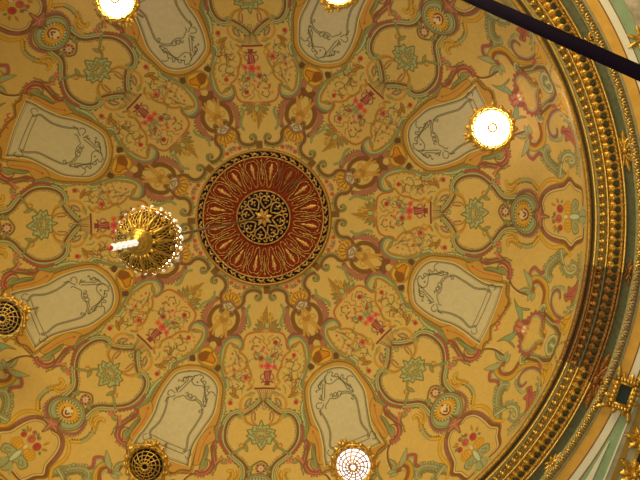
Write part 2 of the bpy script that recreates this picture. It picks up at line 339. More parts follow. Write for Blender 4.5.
    stroke(KR((190, 190), (240, 140), (300, 120)), 1.6, MV, wob=.5)
    stroke(bk, .35, OL, off=4.0)
    kn = KM((416, 262), (452, 216), (492, 172), (504, 244), (580, 288), (506, 312), (496, 404), (456, 356), (436, 316))
    fill(kn, app((166, 96, 60)), False, OL, .6)
    for q in ((490, 190), (556, 286), (490, 380), (450, 240), (450, 340)): stroke(KM((470, 284), q), .5, app((200, 128, 84)), False)
    ob = KR((158, 196), (170, 142), (210, 92), (262, 74), (320, 82), (360, 62), (388, 20))
    stroke(ob, 2.0, OL); stroke(ob, 1.5, YL, wob=.3)
    # basket of fruit on its pedestal
    for sx in (1, -1):
        Y = lambda *p: KR(*[(a, 374+sx*(b-374)) for a, b in p])
        fill(Y((368, 350), (350, 300), (362, 262), (388, 250), (410, 276), (408, 330), (388, 358)), YL, False, OB, .4)
        for b in (282, 306, 330): stroke(Y((356, b), (384, b-10), (408, b+4)), .35, OB, False)
        fill(Y((412, 340), (418, 262), (440, 234), (470, 262), (462, 318), (470, 360), (430, 356)), TL, False, OL, .5); stroke(Y((430, 300), (446, 268), (456, 300), (440, 326)), .4, OL, False)
        fill(Y((470, 340), (512, 318), (528, 352), (520, 374), (480, 374)), TL, False, OL, .4)
        stroke(Y((482, 330), (508, 300), (520, 286)), 1.5, TL, False)
    fill(KR((392, 374), (420, 350), (466, 356), (476, 374), (466, 392), (420, 398)), app((196, 190, 130)), False, OL, .4)
    disc(KR((366, 374))[0], 2.4, app((216, 186, 112)), False, OB)
    for (x, y, r, c) in ((320, 310, 3.4, app((190, 62, 50))), (310, 390, 3.3, app((200, 92, 64))), (322, 462, 2.4, app((190, 62, 50))), (270, 410, 1.8, PK), (276, 352, 1.5, PK)): disc(KR((x, y))[0], r*.95, c, False, OL, r*1.2); stroke([(KR((x, y))[0][0]+r*.45*math.cos(q), KR((x, y))[0][1]+r*.5*math.sin(q)) for q in (0, 1.3, 2.6, 3.9)], .4, MR, False)
    for (a, b) in (((310, 270), (292, 222)), ((330, 268), (340, 236)), ((290, 290), (244, 262)), ((290, 440), (262, 470)), ((300, 470), (310, 510)), ((280, 370), (248, 384)), ((300, 450), (268, 500))):
        leaf(KR(a)[0], KR(b)[0], 1.2, DG if random.random() < .6 else OB, False)
    # ---- sea-green scrolls along the rim
    tl = KB((330, -30), (318, 10), (306, 52), (316, 84), (336, 92))
    def tband(px, w=2.0, c=TL, ol=OL, **k):
        leafy(px, 1, 2.6, 1.2, 3.4, c, w*.7, True, ol); stroke(px, w+.6, ol, **k); stroke(px, w, c, **k); stroke(px, .35, GR, off=w*.35); stroke(px, .3, WH, off=-w*.4)
    tc_ = KT((574, -70), (580, 60), (572, 180), (548, 320), (512, 420), (464, 448), (446, 482)); tband(tc_, 2.3); stroke(KT((536, 30), (552, 60), (552, 120)), 1.0, PK)
    ta = KT((282, 160), (258, 130), (254, 90), (276, 36), (322, -14), (372, -50), (404, -92)); tband(ta, 3.2); leafy(ta, -1, 3.0, 1.6, 3.2, TL, 2.2, True, OL); leafy(ta, 1, 2.4, 1.3, 3.2, GR, 2.4, True, OL, t0=.1)
    for o in (-1.6, 0, 1.6): stroke(ta, .35, OL, off=o, alpha=.7)
    tb_ = KT((384, -100), (394, -30), (410, 44), (442, 104), (492, 114), (530, 72), (520, 26), (486, 22), (478, 62)); tband(tb_, 2.5); stroke(tb_, .35, OL, off=1.0, alpha=.7)
    leafy(KT((330, 40), (370, 16), (404, 40)), -1, 2.0, 1.0, 2.2, GR, 0, True, OL)
    ms = KT((96, 136), (96, 92), (136, 50), (172, 82), (200, 106), (224, 92))
    stroke(KT((110, 130), (116, 96), (150, 76), (190, 124), (236, 116)), 1.6, TL); stroke(ms, 1.9, OL); stroke(ms, 1.4, app((176, 84, 62))); disc(KT((210, 100))[0], 1.8, app((176, 84, 62)), True, OL); disc(KT((98, 124))[0], 1.5, app((176, 84, 62)), True)
    ys = KT((92, 206), (130, 152), (190, 158), (238, 200), (258, 270), (254, 340), (266, 420), (304, 486), (360, 560), (410, 620))
    leafy(ys, 1, 2.0, 1.0, 3.0, GR, 1.8); stroke(ys, 3.1, OL); stroke(ys, 2.5, YL); stroke(ys, .7, GR, off=-1.9); stroke(ys, .4, OB, off=.9)
    bs = KT((126, 266), (116, 214), (156, 184), (206, 220), (228, 290), (212, 390))
    stroke(bs, 2.5, OL, taper=(.8, .9)); stroke(bs, 2.1, app((150, 84, 40)), taper=(.8, .9)); disc(KT((126, 252))[0], 2.0, app((172, 80, 56)), True, OL); stroke(KT((150, 240), (156, 216), (176, 220)), 1.2, TL)
    for a_, b_, w_ in (((110, 250), (34, 70), 2.6), ((96, 262), (0, 262), 2.2), ((110, 280), (20, 318), 2.2), ((124, 286), (72, 366), 2.2), ((140, 284), (110, 372), 1.9), ((120, 270), (-40, 280), 1.6)): leaf(KT(a_)[0], KT(b_)[0], w_, TL, True, OL, .06)
    cm = KT((376, 334), (372, 286), (340, 270), (306, 312), (296, 382), (312, 452), (344, 500), (396, 528), (442, 512), (470, 470))
    leafy(KT((310, 280), (350, 244), (420, 256)), -1, 2.6, 1.3, 2.4, TL, 0, True, OL); stroke(KT((300, 300), (340, 250), (400, 250), (430, 280)), 1.6, TL)
    stroke(cm, 2.1, OL); stroke(cm, 1.6, app((150, 88, 64))); stroke(cm, .6, TL, off=-1.7)
    fill(KT((546, 190), (534, 280), (486, 384), (470, 350), (430, 372), (412, 308), (446, 292), (452, 232), (484, 246), (510, 226)), app((178, 94, 62)), True, OL, .5)
    for q in ((530, 240), (500, 320)): stroke(KT((430, 330), q), .4, MR)
    bd = KU((306, 40), (328, 92), (380, 150), (440, 208), (470, 270), (452, 350), (430, 400))
    leafy(bd, 1, 2.6, 1.2, 3, TL, 1.8, True, OL); stroke(bd, 3.0, OL); stroke(bd, 2.4, BR); stroke(KU((340, 120), (390, 170), (446, 190), (480, 250)), .9, TL); stroke(KU((430, 150), (466, 160)), 1.6, app((176, 84, 62)))
    tband(KU((282, 90), (290, 30), (320, 0), (330, 20)), 1.5)
    em_ = KU((120, 160), (150, 190), (186, 170), (202, 112), (250, 86), (292, 120), (296, 190), (288, 250), (320, 300))
    stroke(em_, 2.8, OL); stroke(em_, 1.9, TL, off=.9); stroke(em_, 1.5, app((168, 82, 60)), off=-.9, wob=.3); leafy(em_, -1, 2.0, 1.0, 2.8, app((168, 82, 60)), 1.8, True, OL); stroke(KU((170, 250), (176, 210), (210, 160), (262, 150)), .8, YL)
    disc(KU((134, 160))[0], 1.9, app((176, 70, 60)), True, OL); stroke(KU((150, 200), (110, 200), (100, 190)), 1.1, YL)
    leafy(KU((90, 176), (52, 220), (60, 282)), 1, 2.6, 1.3, 1.8, PK, 0, True, OL); flower(KU((76, 232))[0], 3.4, PK, True, 6, None, line=MR); disc(KU((124, 244))[0], 2.0, WH, True, PK); disc(KU((150, 268))[0], 1.5, PK, True)
    fill(KU((40, -60), (60, -20), (96, 20), (190, 40), (150, 52), (112, 46), (120, 90), (98, 166), (78, 100), (56, 30)), app((136, 144, 88)), True, OL, .4)
    for (a_, b_, w_) in (((490, 170), (580, 70), 2.2), ((500, 180), (560, 130), 1.8), ((500, 280), (540, 180), 2.0), ((510, 284), (574, 100), 1.8), ((470, 150), (520, 140), 1.6)): leaf(KU(a_)[0], KU(b_)[0], w_, YL, True, OL)
    tband(KU((346, 440), (352, 350), (380, 306), (424, 300), (436, 344), (410, 384), (384, 362)), 1.9); leafy(KU((220, 410), (260, 370), (300, 350)), -1, 2.2, 1.0, 2.0, YL, 0, True, OL); disc(KU((272, 394))[0], 2.0, YL, True, OB); leafy(KU((420, 440), (460, 380), (520, 360)), -1, 2.2, 1.0, 2.4, GR, 0, True, OL)
    # frame line from the panel foot to the scrolls
    stroke(KB((98, 60), (112, 128), (150, 168), (196, 186)), 1.3, BR); stroke(KB((98, 60), (112, 128), (150, 168), (196, 186)), .35, WH, off=1.4)
    # ---- orange border, acanthus and shaped panel
    o1 = KP((-22, 214), (-12, 150), (18, 92), (70, 58), (130, 58), (190, 62), (240, 84), (292, 118), (330, 160), (394, 172), (398, 214), (386, 260), (372, 300), (350, 350), (300, 380), (294, 452), (250, 434), (200, 420), (152, 402), (132, 360), (70, 330), (20, 290), (-10, 250))
    o1 = KP((-8, 205), (0, 150), (26, 98), (74, 66), (132, 66), (188, 72), (240, 92), (286, 132), (330, 160), (388, 176))
    o2 = KP((-8, 205), (6, 262), (50, 304), (104, 338), (146, 360), (160, 388), (204, 398), (240, 420), (288, 444))
    foot = KP((388, 176), (384, 214), (396, 250), (372, 292), (344, 330), (322, 350), (318, 396), (296, 416), (288, 444))
    op = o1+foot[1:-1]+o2[::-1][:-1]
    fill(op, OR, False, OL, .7)
    stroke(foot, .9, BR, False); stroke(KP((398, 160), (392, 250), (380, 270)), .8, BR, False)
    stroke(o1, .5, OB, False, off=-1.2); stroke(o2, .5, OB, False, off=1.2)
    stroke(KP((352, 300), (364, 312), (352, 322), (360, 334), (346, 344), (350, 356), (338, 362)), .8, RD, False)
    leafy(o1, -1, 2.2, 1.1, 2.4, OR, .4, False, OL, t0=.1); leafy(o2, 1, 2.2, 1.1, 2.4, OR, .4, False, OL, t0=.1); leafy(foot, -1, 1.8, 1.0, 2.6, OR, .3, False, OL)
    for T in (lambda *p: KA(*p),):
        fill(T((140, 120), (110, 90), (190, 60), (300, 80), (420, 170), (500, 250), (440, 290), (330, 210), (300, 190), (210, 212), (170, 190)), OR, True, OL, .4)
        fill(T((284, 186), (350, 236), (430, 286), (486, 330), (474, 368), (402, 362), (372, 306), (306, 244)), GR, True, OL, .5); stroke(T((300, 210), (390, 300), (440, 345)), .4, DG)
        rs = T((206, 234), (260, 254), (292, 312), (332, 372), (392, 412), (462, 412), (512, 372), (520, 338))
        stroke(rs, 2.7, OL); stroke(rs, 2.1, MU); stroke(rs, .6, app((184, 50, 40)), off=-.9); stroke(rs, .5, PK, off=.6, wob=.9, wl=2); leafy(rs, 1, 2.3, 1.0, 2.4, MV, 1.6, t0=.1)
        stroke(T((400, 404), (372, 370), (364, 330), (384, 300)), .8, MU); stroke(T((430, 352), (470, 350), (500, 330)), .6, PK); stroke(T((420, 440), (380, 440), (340, 430)), .9, MV, wob=.5)
        r2 = T((56, 148), (116, 192), (164, 262), (180, 346), (190, 420))
        stroke(r2, 1.7, OL); stroke(r2, 1.1, MV); stroke(r2, .55, app((184, 60, 44)), wob=.6, wl=2.2); leafy(T((250, 420), (300, 430)), 1, 1.8, .8, 1.8, OB, .2)
        disc(T((186, 112))[0], 1.1, RD, True); stroke(T((186, 112), (260, 132), (350, 180), (450, 262)), .45, RD, wob=.6, alpha=.8)
        leafy(KE((160, 210), (240, 222), (340, 190), (440, 230)), -1, 1.8, .9, 1.8, OL, 0); stroke(KE((150, 236), (260, 240), (350, 216), (420, 240)), .9, OL)
        stroke(KE((272, 130), (300, 170), (330, 200)), 1.2, PK); leafy(KE((272, 110), (300, 160), (330, 200)), -1, 1.8, .8, 1.8, OL, .5)
    out = KP((10, 205), (14, 160), (40, 112), (80, 84), (130, 85), (182, 96), (234, 130), (290, 166), (330, 178), (371, 182))
    low = KP((10, 205), (20, 252), (60, 290), (112, 320), (170, 340), (222, 372), (250, 396), (277, 414))
    pp = out+low[::-1][:-1]
    ppx = spline(np.array(out), step=2); ppl = spline(np.array(low), step=2)
    pp = [tuple(q) for q in ppx]+[tuple(q) for q in ppl[::-1][:-1]]
    fill(pp, PN, False, None, sharp=True, mask=PANEL)
    stroke(pp, .9, app((214, 180, 104)), False, closed=True, sharp=True, off=0)
    stroke(out, .5, PL, False, off=.9); stroke(low, .5, PL, False, off=-.9); stroke(KP((368, 186), (277, 408)), .42, PL, False)
    stroke(out, .35, PL, False, off=2.1, alpha=.7); stroke(low, .35, PL, False, off=-2.1, alpha=.7); stroke(KP((362, 190), (272, 402)), .35, PL, False, alpha=.7)
    up = KP((160, 140), (182, 142), (220, 164), (262, 190), (302, 194), (322, 206)); dn = KP((110, 286), (160, 296), (202, 316), (236, 350), (262, 346))
    for o in (0, 1.3): stroke(up, .4, PL, False, off=o); stroke(dn, .4, PL, False, off=-o)
    stroke(KP((326, 210), (264, 348)), .45, PL, False); stroke(KP((310, 206), (250, 342)), .4, PL, False)
    stroke(KP((322, 206), (312, 186), (330, 178), (344, 192), (334, 200)), .4, PL, False); stroke(KP((262, 346), (268, 370), (252, 376), (244, 362)), .4, PL, False)
    # C-scrolls and acanthus of the inner frame, drawn in line
    KI = K(300, 370, 11.43)
    for c_ in (((320, 20), (300, 60), (270, 108), (232, 150), (208, 200), (232, 222), (182, 240), (194, 256)), ((270, 108), (246, 130), (252, 164)), ((250, 128), (226, 150), (240, 184)), ((232, 160), (206, 178), (220, 210), (244, 204)), ((300, 60), (280, 84), (292, 110), (276, 130)),
               ((264, 168), (256, 240), (250, 332), (272, 350)), ((288, 124), (284, 200), (280, 330)), ((290, 120), (302, 150), (350, 158), (392, 130), (432, 100), (472, 116), (512, 160), (542, 214)),
               ((330, 36), (344, 20), (372, 30), (362, 62), (392, 70), (404, 44), (430, 48), (440, 78), (462, 88), (474, 56), (496, 60), (490, 96), (530, 104)), ((530, 104), (548, 72), (584, 66), (606, 76)), ((362, 70), (420, 76), (470, 104), (520, 150), (560, 190)),
               ((300, 440), (290, 420), (320, 362), (346, 326), (402, 326), (452, 300), (490, 266), (560, 266), (612, 292)), ((480, 248), (530, 240), (596, 256), (612, 232)),
               ((344, 292), (356, 270), (376, 282), (366, 302), (390, 304), (386, 270), (410, 256), (420, 282), (404, 300), (436, 292), (428, 258), (452, 240), (474, 252), (460, 282)),
               ((560, 176), (584, 200), (552, 214), (604, 240), (570, 160)), ((604, 298), (588, 322), (606, 336), (616, 316)), ((252, 376), (202, 380), (184, 410), (200, 442), (224, 438)), ((232, 288), (246, 318), (218, 326), (246, 344)), ((272, 392), (254, 432), (228, 470), (236, 520)), ((540, 110), (536, 150), (560, 170))):
        stroke(KI(*c_), .46, PL, False)
    disc(KI((356, 112))[0], .9, PL, False)
    # ---- heart-shaped boss painted at the head of each panel
    hb = K5((178, 34), (186, 6), (214, -12), (258, -8), (306, -6), (330, 22), (322, 60), (282, 84), (236, 108), (200, 84))
    hb = K5((172, 30), (200, -14), (250, -24), (306, -8), (338, 30), (326, 74), (286, 98), (232, 112), (190, 84))
    leafy(hb+hb[:1], -1, 2.0, 1.2, 2.0, YL, -.2, False, OL, .1); leafy(hb+hb[:1], 1, 2.0, 1.2, 2.0, YL, -.2, False, OL, .1)
    fill(hb, YL, False, OL, .6); stroke(hb, .6, OB, False, closed=True, wob=.8, wl=2)
    fill(K5((188, 62), (206, 20), (238, 6), (246, -16), (262, 4), (306, 12), (318, 44), (290, 58), (258, 76), (230, 100), (196, 90)), app((200, 124, 18)), False, DB, .5)
    fill(K5((188, 62), (206, 20), (238, 4), (246, 30), (258, 56), (246, 86), (224, 100), (196, 90)), app((140, 80, 18)), False)
    fill(K5((350, 24), (384, 24), (388, 66), (352, 68)), DB, True)
    sl = K5((402, -10), (420, 34), (436, 62), (500, 86), (540, 130), (560, 170), (590, 210), (630, 250))
    # hand-painted unevenness
    n1 = rng.normal(0, 1, (NR+1, NA)); k_ = np.array([1, 2, 3, 2, 1])/9
    for ax in (0, 1): n1 = sum(np.roll(n1, q-2, ax)*k_[q] for q in range(5))
    n1 /= n1.std(); IMG[:] *= np.clip(1+.02*n1, .8, 1.2)[..., None]
paint()

# ------------------------------------------------------------------ materials
def nodes(name):
    m = bpy.data.materials.new(name); m.use_nodes = True
    nt = m.node_tree; return m, nt, nt.nodes['Principled BSDF']
def mat(name, c, rough=.6, metal=0.0, noise=0.0, scale=12.0, bump=0.0, c2=None, spec=.4):
    m, nt, b = nodes(name)
    c = tuple(float(x) for x in c[:3])
    b.inputs['Roughness'].default_value = rough; b.inputs['Metallic'].default_value = metal
    b.inputs['Specular IOR Level'].default_value = spec
    tc = nt.nodes.new('ShaderNodeTexCoord'); n = nt.nodes.new('ShaderNodeTexNoise'); n.inputs['Scale'].default_value = scale; n.inputs['Detail'].default_value = 4
    nt.links.new(tc.outputs['Object'], n.inputs['Vector'])
    mx = nt.nodes.new('ShaderNodeMix'); mx.data_type = 'RGBA'
    k = c2 if c2 is not None else tuple(x*(1-noise) for x in c)
    mx.inputs[6].default_value = (*c, 1); mx.inputs[7].default_value = (*[float(x) for x in k[:3]], 1)
    rp = nt.nodes.new('ShaderNodeMapRange'); rp.inputs[1].default_value = .38; rp.inputs[2].default_value = .66
    nt.links.new(n.outputs['Fac'], rp.inputs[0]); nt.links.new(rp.outputs[0], mx.inputs[0]); nt.links.new(mx.outputs[2], b.inputs['Base Color'])
    if bump:
        bp = nt.nodes.new('ShaderNodeBump'); bp.inputs['Strength'].default_value = bump; bp.inputs['Distance'].default_value = .02
        nt.links.new(n.outputs['Fac'], bp.inputs['Height']); nt.links.new(bp.outputs[0], b.inputs['Normal'])
    return m
def glow(name, c, s):
    m, nt, b = nodes(name)
    b.inputs['Base Color'].default_value = (.9, .9, .9, 1); b.inputs['Emission Color'].default_value = (*c, 1); b.inputs['Emission Strength'].default_value = s
    return m
def paint_mat():
    m, nt, b = nodes('painted_plaster')
    b.inputs['Roughness'].default_value = .75; b.inputs['Specular IOR Level'].default_value = .25
    at = nt.nodes.new('ShaderNodeAttribute'); at.attribute_name = 'paint'
    tc = nt.nodes.new('ShaderNodeTexCoord'); n = nt.nodes.new('ShaderNodeTexNoise'); n.inputs['Scale'].default_value = 9; n.inputs['Detail'].default_value = 6
    nt.links.new(tc.outputs['Object'], n.inputs['Vector'])
    rp = nt.nodes.new('ShaderNodeMapRange'); rp.inputs[3].default_value = .9; rp.inputs[4].default_value = 1.08
    nt.links.new(n.outputs['Fac'], rp.inputs[0])
    mx = nt.nodes.new('ShaderNodeVectorMath'); mx.operation = 'SCALE'
    nt.links.new(at.outputs['Color'], mx.inputs[0]); nt.links.new(rp.outputs[0], mx.inputs['Scale']); nt.links.new(mx.outputs[0], b.inputs['Base Color'])
    return m
PAINT = paint_mat()
GOLD = mat('gilding', (.78, .47, .08), .34, .75, .35, 30, .3)
GOLD2 = mat('old_gilding', (.62, .36, .07), .42, .7, .5, 40, .5)
GOLDB = mat('bright_gilding', (.85, .56, .13), .3, .75, .25, 30, .2)
DGREEN = mat('dark_green_paint', (.14, .155, .085), .5, 0, .3, 20)
LGREEN = mat('gold_green_paint', (.42, .36, .14), .5, .1, .3, 20)
OCHRE = mat('ochre_paint', (.80, .46, .08), .55, 0, .15, 6)
CREAM = mat('cream_paint', (.90, .86, .68), .6, 0, .08, 6)
SAGE = mat('sage_green_paint', (.33, .46, .27), .55, 0, .15, 6)
GREY = mat('grey_green_paint', (.42, .40, .27), .55, 0, .2, 10)
RUST = mat('red_brown_line', (.27, .09, .03), .6)
DARK = mat('dark_groove', (.06, .045, .022), .6)
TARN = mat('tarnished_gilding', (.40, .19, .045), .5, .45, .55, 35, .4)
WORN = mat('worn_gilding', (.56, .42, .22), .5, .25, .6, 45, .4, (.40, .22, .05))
MGOLD = mat('medallion_gilding', (.84, .49, .11), .3, .55, .72, 55, .5)
RED = mat('red_field', (.25, .032, .010), .8, 0, .35, 25, .3, spec=.08)
BLACK = mat('black_ground', (.010, .009, .011), .8, spec=.08)
POLE = mat('dark_pole', (.006, .003, .012), .9, spec=.08)
MIRROR = mat('dark_glass', (.03, .045, .05), .2)
FRESCO = mat('painted_lunette', (.58, .50, .36), .7, 0, .3, 5, 0, (.30, .24, .15))

# ------------------------------------------------------------------ mesh helpers
class MB:
    def __init__(s): s.v = []; s.f = []
    def add(s, v, f):
        o = len(s.v); s.v += [tuple(map(float, p)) for p in v]; s.f += [tuple(o+i for i in q) for q in f]; return s
    def grid(s, rows, close_u=False, close_v=False):
        n = len(rows); m = len(rows[0]); f = []
        for i in range(n if close_v else n-1):
            for j in range(m if close_u else m-1):
                f.append((i*m+j, i*m+(j+1) % m, ((i+1) % n)*m+(j+1) % m, ((i+1) % n)*m+j))
        return s.add([p for r_ in rows for p in r_], f)
    def tube(s, pts, rad, sides=6, closed=False, cap=True):
        P = [Vector(p) for p in pts]; n = len(P); rows = []
        rd = rad if hasattr(rad, '__len__') else [rad]*n
        nrm = None
        for i in range(n):
            t = (P[(i+1) % n]-P[i-1]) if closed else (P[min(i+1, n-1)]-P[max(i-1, 0)])
            t.normalize()
            if nrm is None: nrm = t.orthogonal().normalized()
            nrm = (nrm-t*nrm.dot(t)); nrm = nrm.normalized() if nrm.length > 1e-6 else t.orthogonal().normalized()
            b = t.cross(nrm)
            rows.append([P[i]+(nrm*math.cos(q*2*PI/sides)+b*math.sin(q*2*PI/sides))*rd[i] for q in range(sides)])
        o = len(s.v); s.grid(rows, True, closed)
        if not closed and cap:
            s.f.append(tuple(o+q for q in range(sides))[::-1]); s.f.append(tuple(o+(n-1)*sides+q for q in range(sides)))
        return s
    def lathe(s, prof, n=48, c=(0, 0, 0), a0=0, a1=2*PI):
        full = abs(a1-a0-2*PI) < 1e-6
        k = n if full else n+1
        rows = [[(c[0]+r_*math.cos(a0+(a1-a0)*q/n), c[1]+r_*math.sin(a0+(a1-a0)*q/n), c[2]+z) for q in range(k)] for r_, z in prof]
        return s.grid(rows, full)
    def ball(s, c, rx, ry=None, rz=None, u=8, v=6, m=None):
        ry = ry or rx; rz = rz or rx
        rows = []
        for i in range(v+1):
            a = PI*i/v
            rows.append([Vector((rx*math.sin(a)*math.cos(2*PI*j/u), ry*math.sin(a)*math.sin(2*PI*j/u), rz*math.cos(a))) for j in range(u)])
        rows = [[(m @ p if m else p)+Vector(c) for p in r_] for r_ in rows]
        return s.grid(rows, True)
    def leaf(s, o, d, side, up, L, w, th=.03, lobes=4, curl=.15):
        # an acanthus leaf: o root, d direction, lobed outline, raised rib, tip curled along up
        o, d, side, up = Vector(o), Vector(d), Vector(side), Vector(up)
        rows = []; n = 14
        for i in range(n+1):
            t = i/n; ww = w*(math.sin(PI*min(1, .12+t*.88))**.7)*(1-.28*abs(math.sin(PI*lobes*t)))
            if i == n: ww = w*.02
            zz = curl*L*t*t
            rows.append([o+d*(L*t)+side*(ww*x)+up*(zz+th*(1-abs(x)**1.5)*(1 if x != 0 else .8)*math.sin(PI*min(1, .2+t*.75))) for x in (-1, -.6, -.25, 0, .25, .6, 1)])
        s.grid(rows)
        rows2 = [[p-up*.012 for p in r_] for r_ in rows]
        s.grid([r_[::-1] for r_ in rows2])
        return s
    def prism(s, poly, z0, z1):
        n = len(poly); v = [(p[0], p[1], z0) for p in poly]+[(p[0], p[1], z1) for p in poly]
        return s.add(v, [tuple(range(n))[::-1], tuple(range(n, 2*n))]+[(i, (i+1) % n, n+(i+1) % n, n+i) for i in range(n)])
    def build(s, name, m, parent=None, smooth=True, loc=None):
        me = bpy.data.meshes.new(name); me.from_pydata(s.v, [], s.f); me.validate(); me.update()
        if smooth: me.polygons.foreach_set('use_smooth', [True]*len(me.polygons))
        me.materials.append(m)
        o = bpy.data.objects.new(name, me); COL.objects.link(o)
        if parent: o.parent = parent
        if loc is not None: o.location = loc
        return o
def tag(o, label=None, cat=None, group=None, kind=None):
    if label: o['label'] = label
    if cat: o['category'] = cat
    if group: o['group'] = group
    if kind: o['kind'] = kind
    return o
def empty(name, loc, rz=0):
    o = bpy.data.objects.new(name, None); COL.objects.link(o); o.location = loc; o.rotation_euler = (0, 0, rz); o.empty_display_size = .2
    return o

# ------------------------------------------------------------------ the dome, with its eight shaped panels as parts
def build_dome():
    nA = NA*8
    ang = np.radians(-22.5+45*np.arange(nA)/NA)
    r = R*np.sin(TG); z = -H*(1-np.cos(TG))+APEX
    X = r[:, None]*np.cos(ang)[None]; Y = r[:, None]*np.sin(ang)[None]; Z = np.repeat(z[:, None], nA, 1)
    V = np.stack([X, Y, Z], 2).reshape(-1, 3)
    C = np.tile(IMG, (1, 8, 1))
    C = np.concatenate([C, np.ones((NR+1, nA, 1))], 2).reshape(-1, 4)
    i = np.arange(NR)[:, None]; j = np.arange(nA)[None]; j1 = (j+1) % nA
    Q = np.stack([i*nA+j, (i+1)*nA+j, (i+1)*nA+j1, i*nA+j1], 2)
    pm = np.tile(PANEL, (1, 8)) > .5
    pf = pm[:-1] & pm[1:] & np.roll(pm, -1, 1)[:-1] & np.roll(pm, -1, 1)[1:]
    jj = np.broadcast_to(j, pf.shape)
    pid = np.where(pf, ((jj+NA//2)//NA) % 8, -1)       # panel k lies between axes k-1 and k
    Q = Q[:, :, ::-1]
    def mesh(name, faces, parent=None):
        q = faces.reshape(-1, 4); used, inv = np.unique(q, return_inverse=True); inv = inv.reshape(-1)
        me = bpy.data.meshes.new(name)
        me.vertices.add(len(used)); me.vertices.foreach_set('co', V[used].astype(np.float32).ravel())
        me.loops.add(len(inv)); me.loops.foreach_set('vertex_index', inv.astype(np.int32))
        me.polygons.add(len(q)); me.polygons.foreach_set('loop_start', np.arange(0, 4*len(q), 4, dtype=np.int32))
        me.polygons.foreach_set('loop_total', np.full(len(q), 4, np.int32))
        me.polygons.foreach_set('use_smooth', np.ones(len(q), bool))
        at = me.color_attributes.new('paint', 'FLOAT_COLOR', 'POINT'); at.data.foreach_set('color', C[used].astype(np.float32).ravel())
        me.update(calc_edges=True); me.materials.append(PAINT)
        o = bpy.data.objects.new(name, me); COL.objects.link(o)
        if parent: o.parent = parent
        return o
    dome = mesh('ceiling', Q[pid < 0])
    tag(dome, 'painted dome ceiling with scrollwork, flower vases and masks on ochre ground', 'ceiling', kind='structure')
    for k in range(8):
        if (pid == k).any():
            o = mesh('painted_panel', Q[pid == k], dome); o['label'] = 'plain grey-cream shaped panel with line-drawn scrolls'
build_dome()

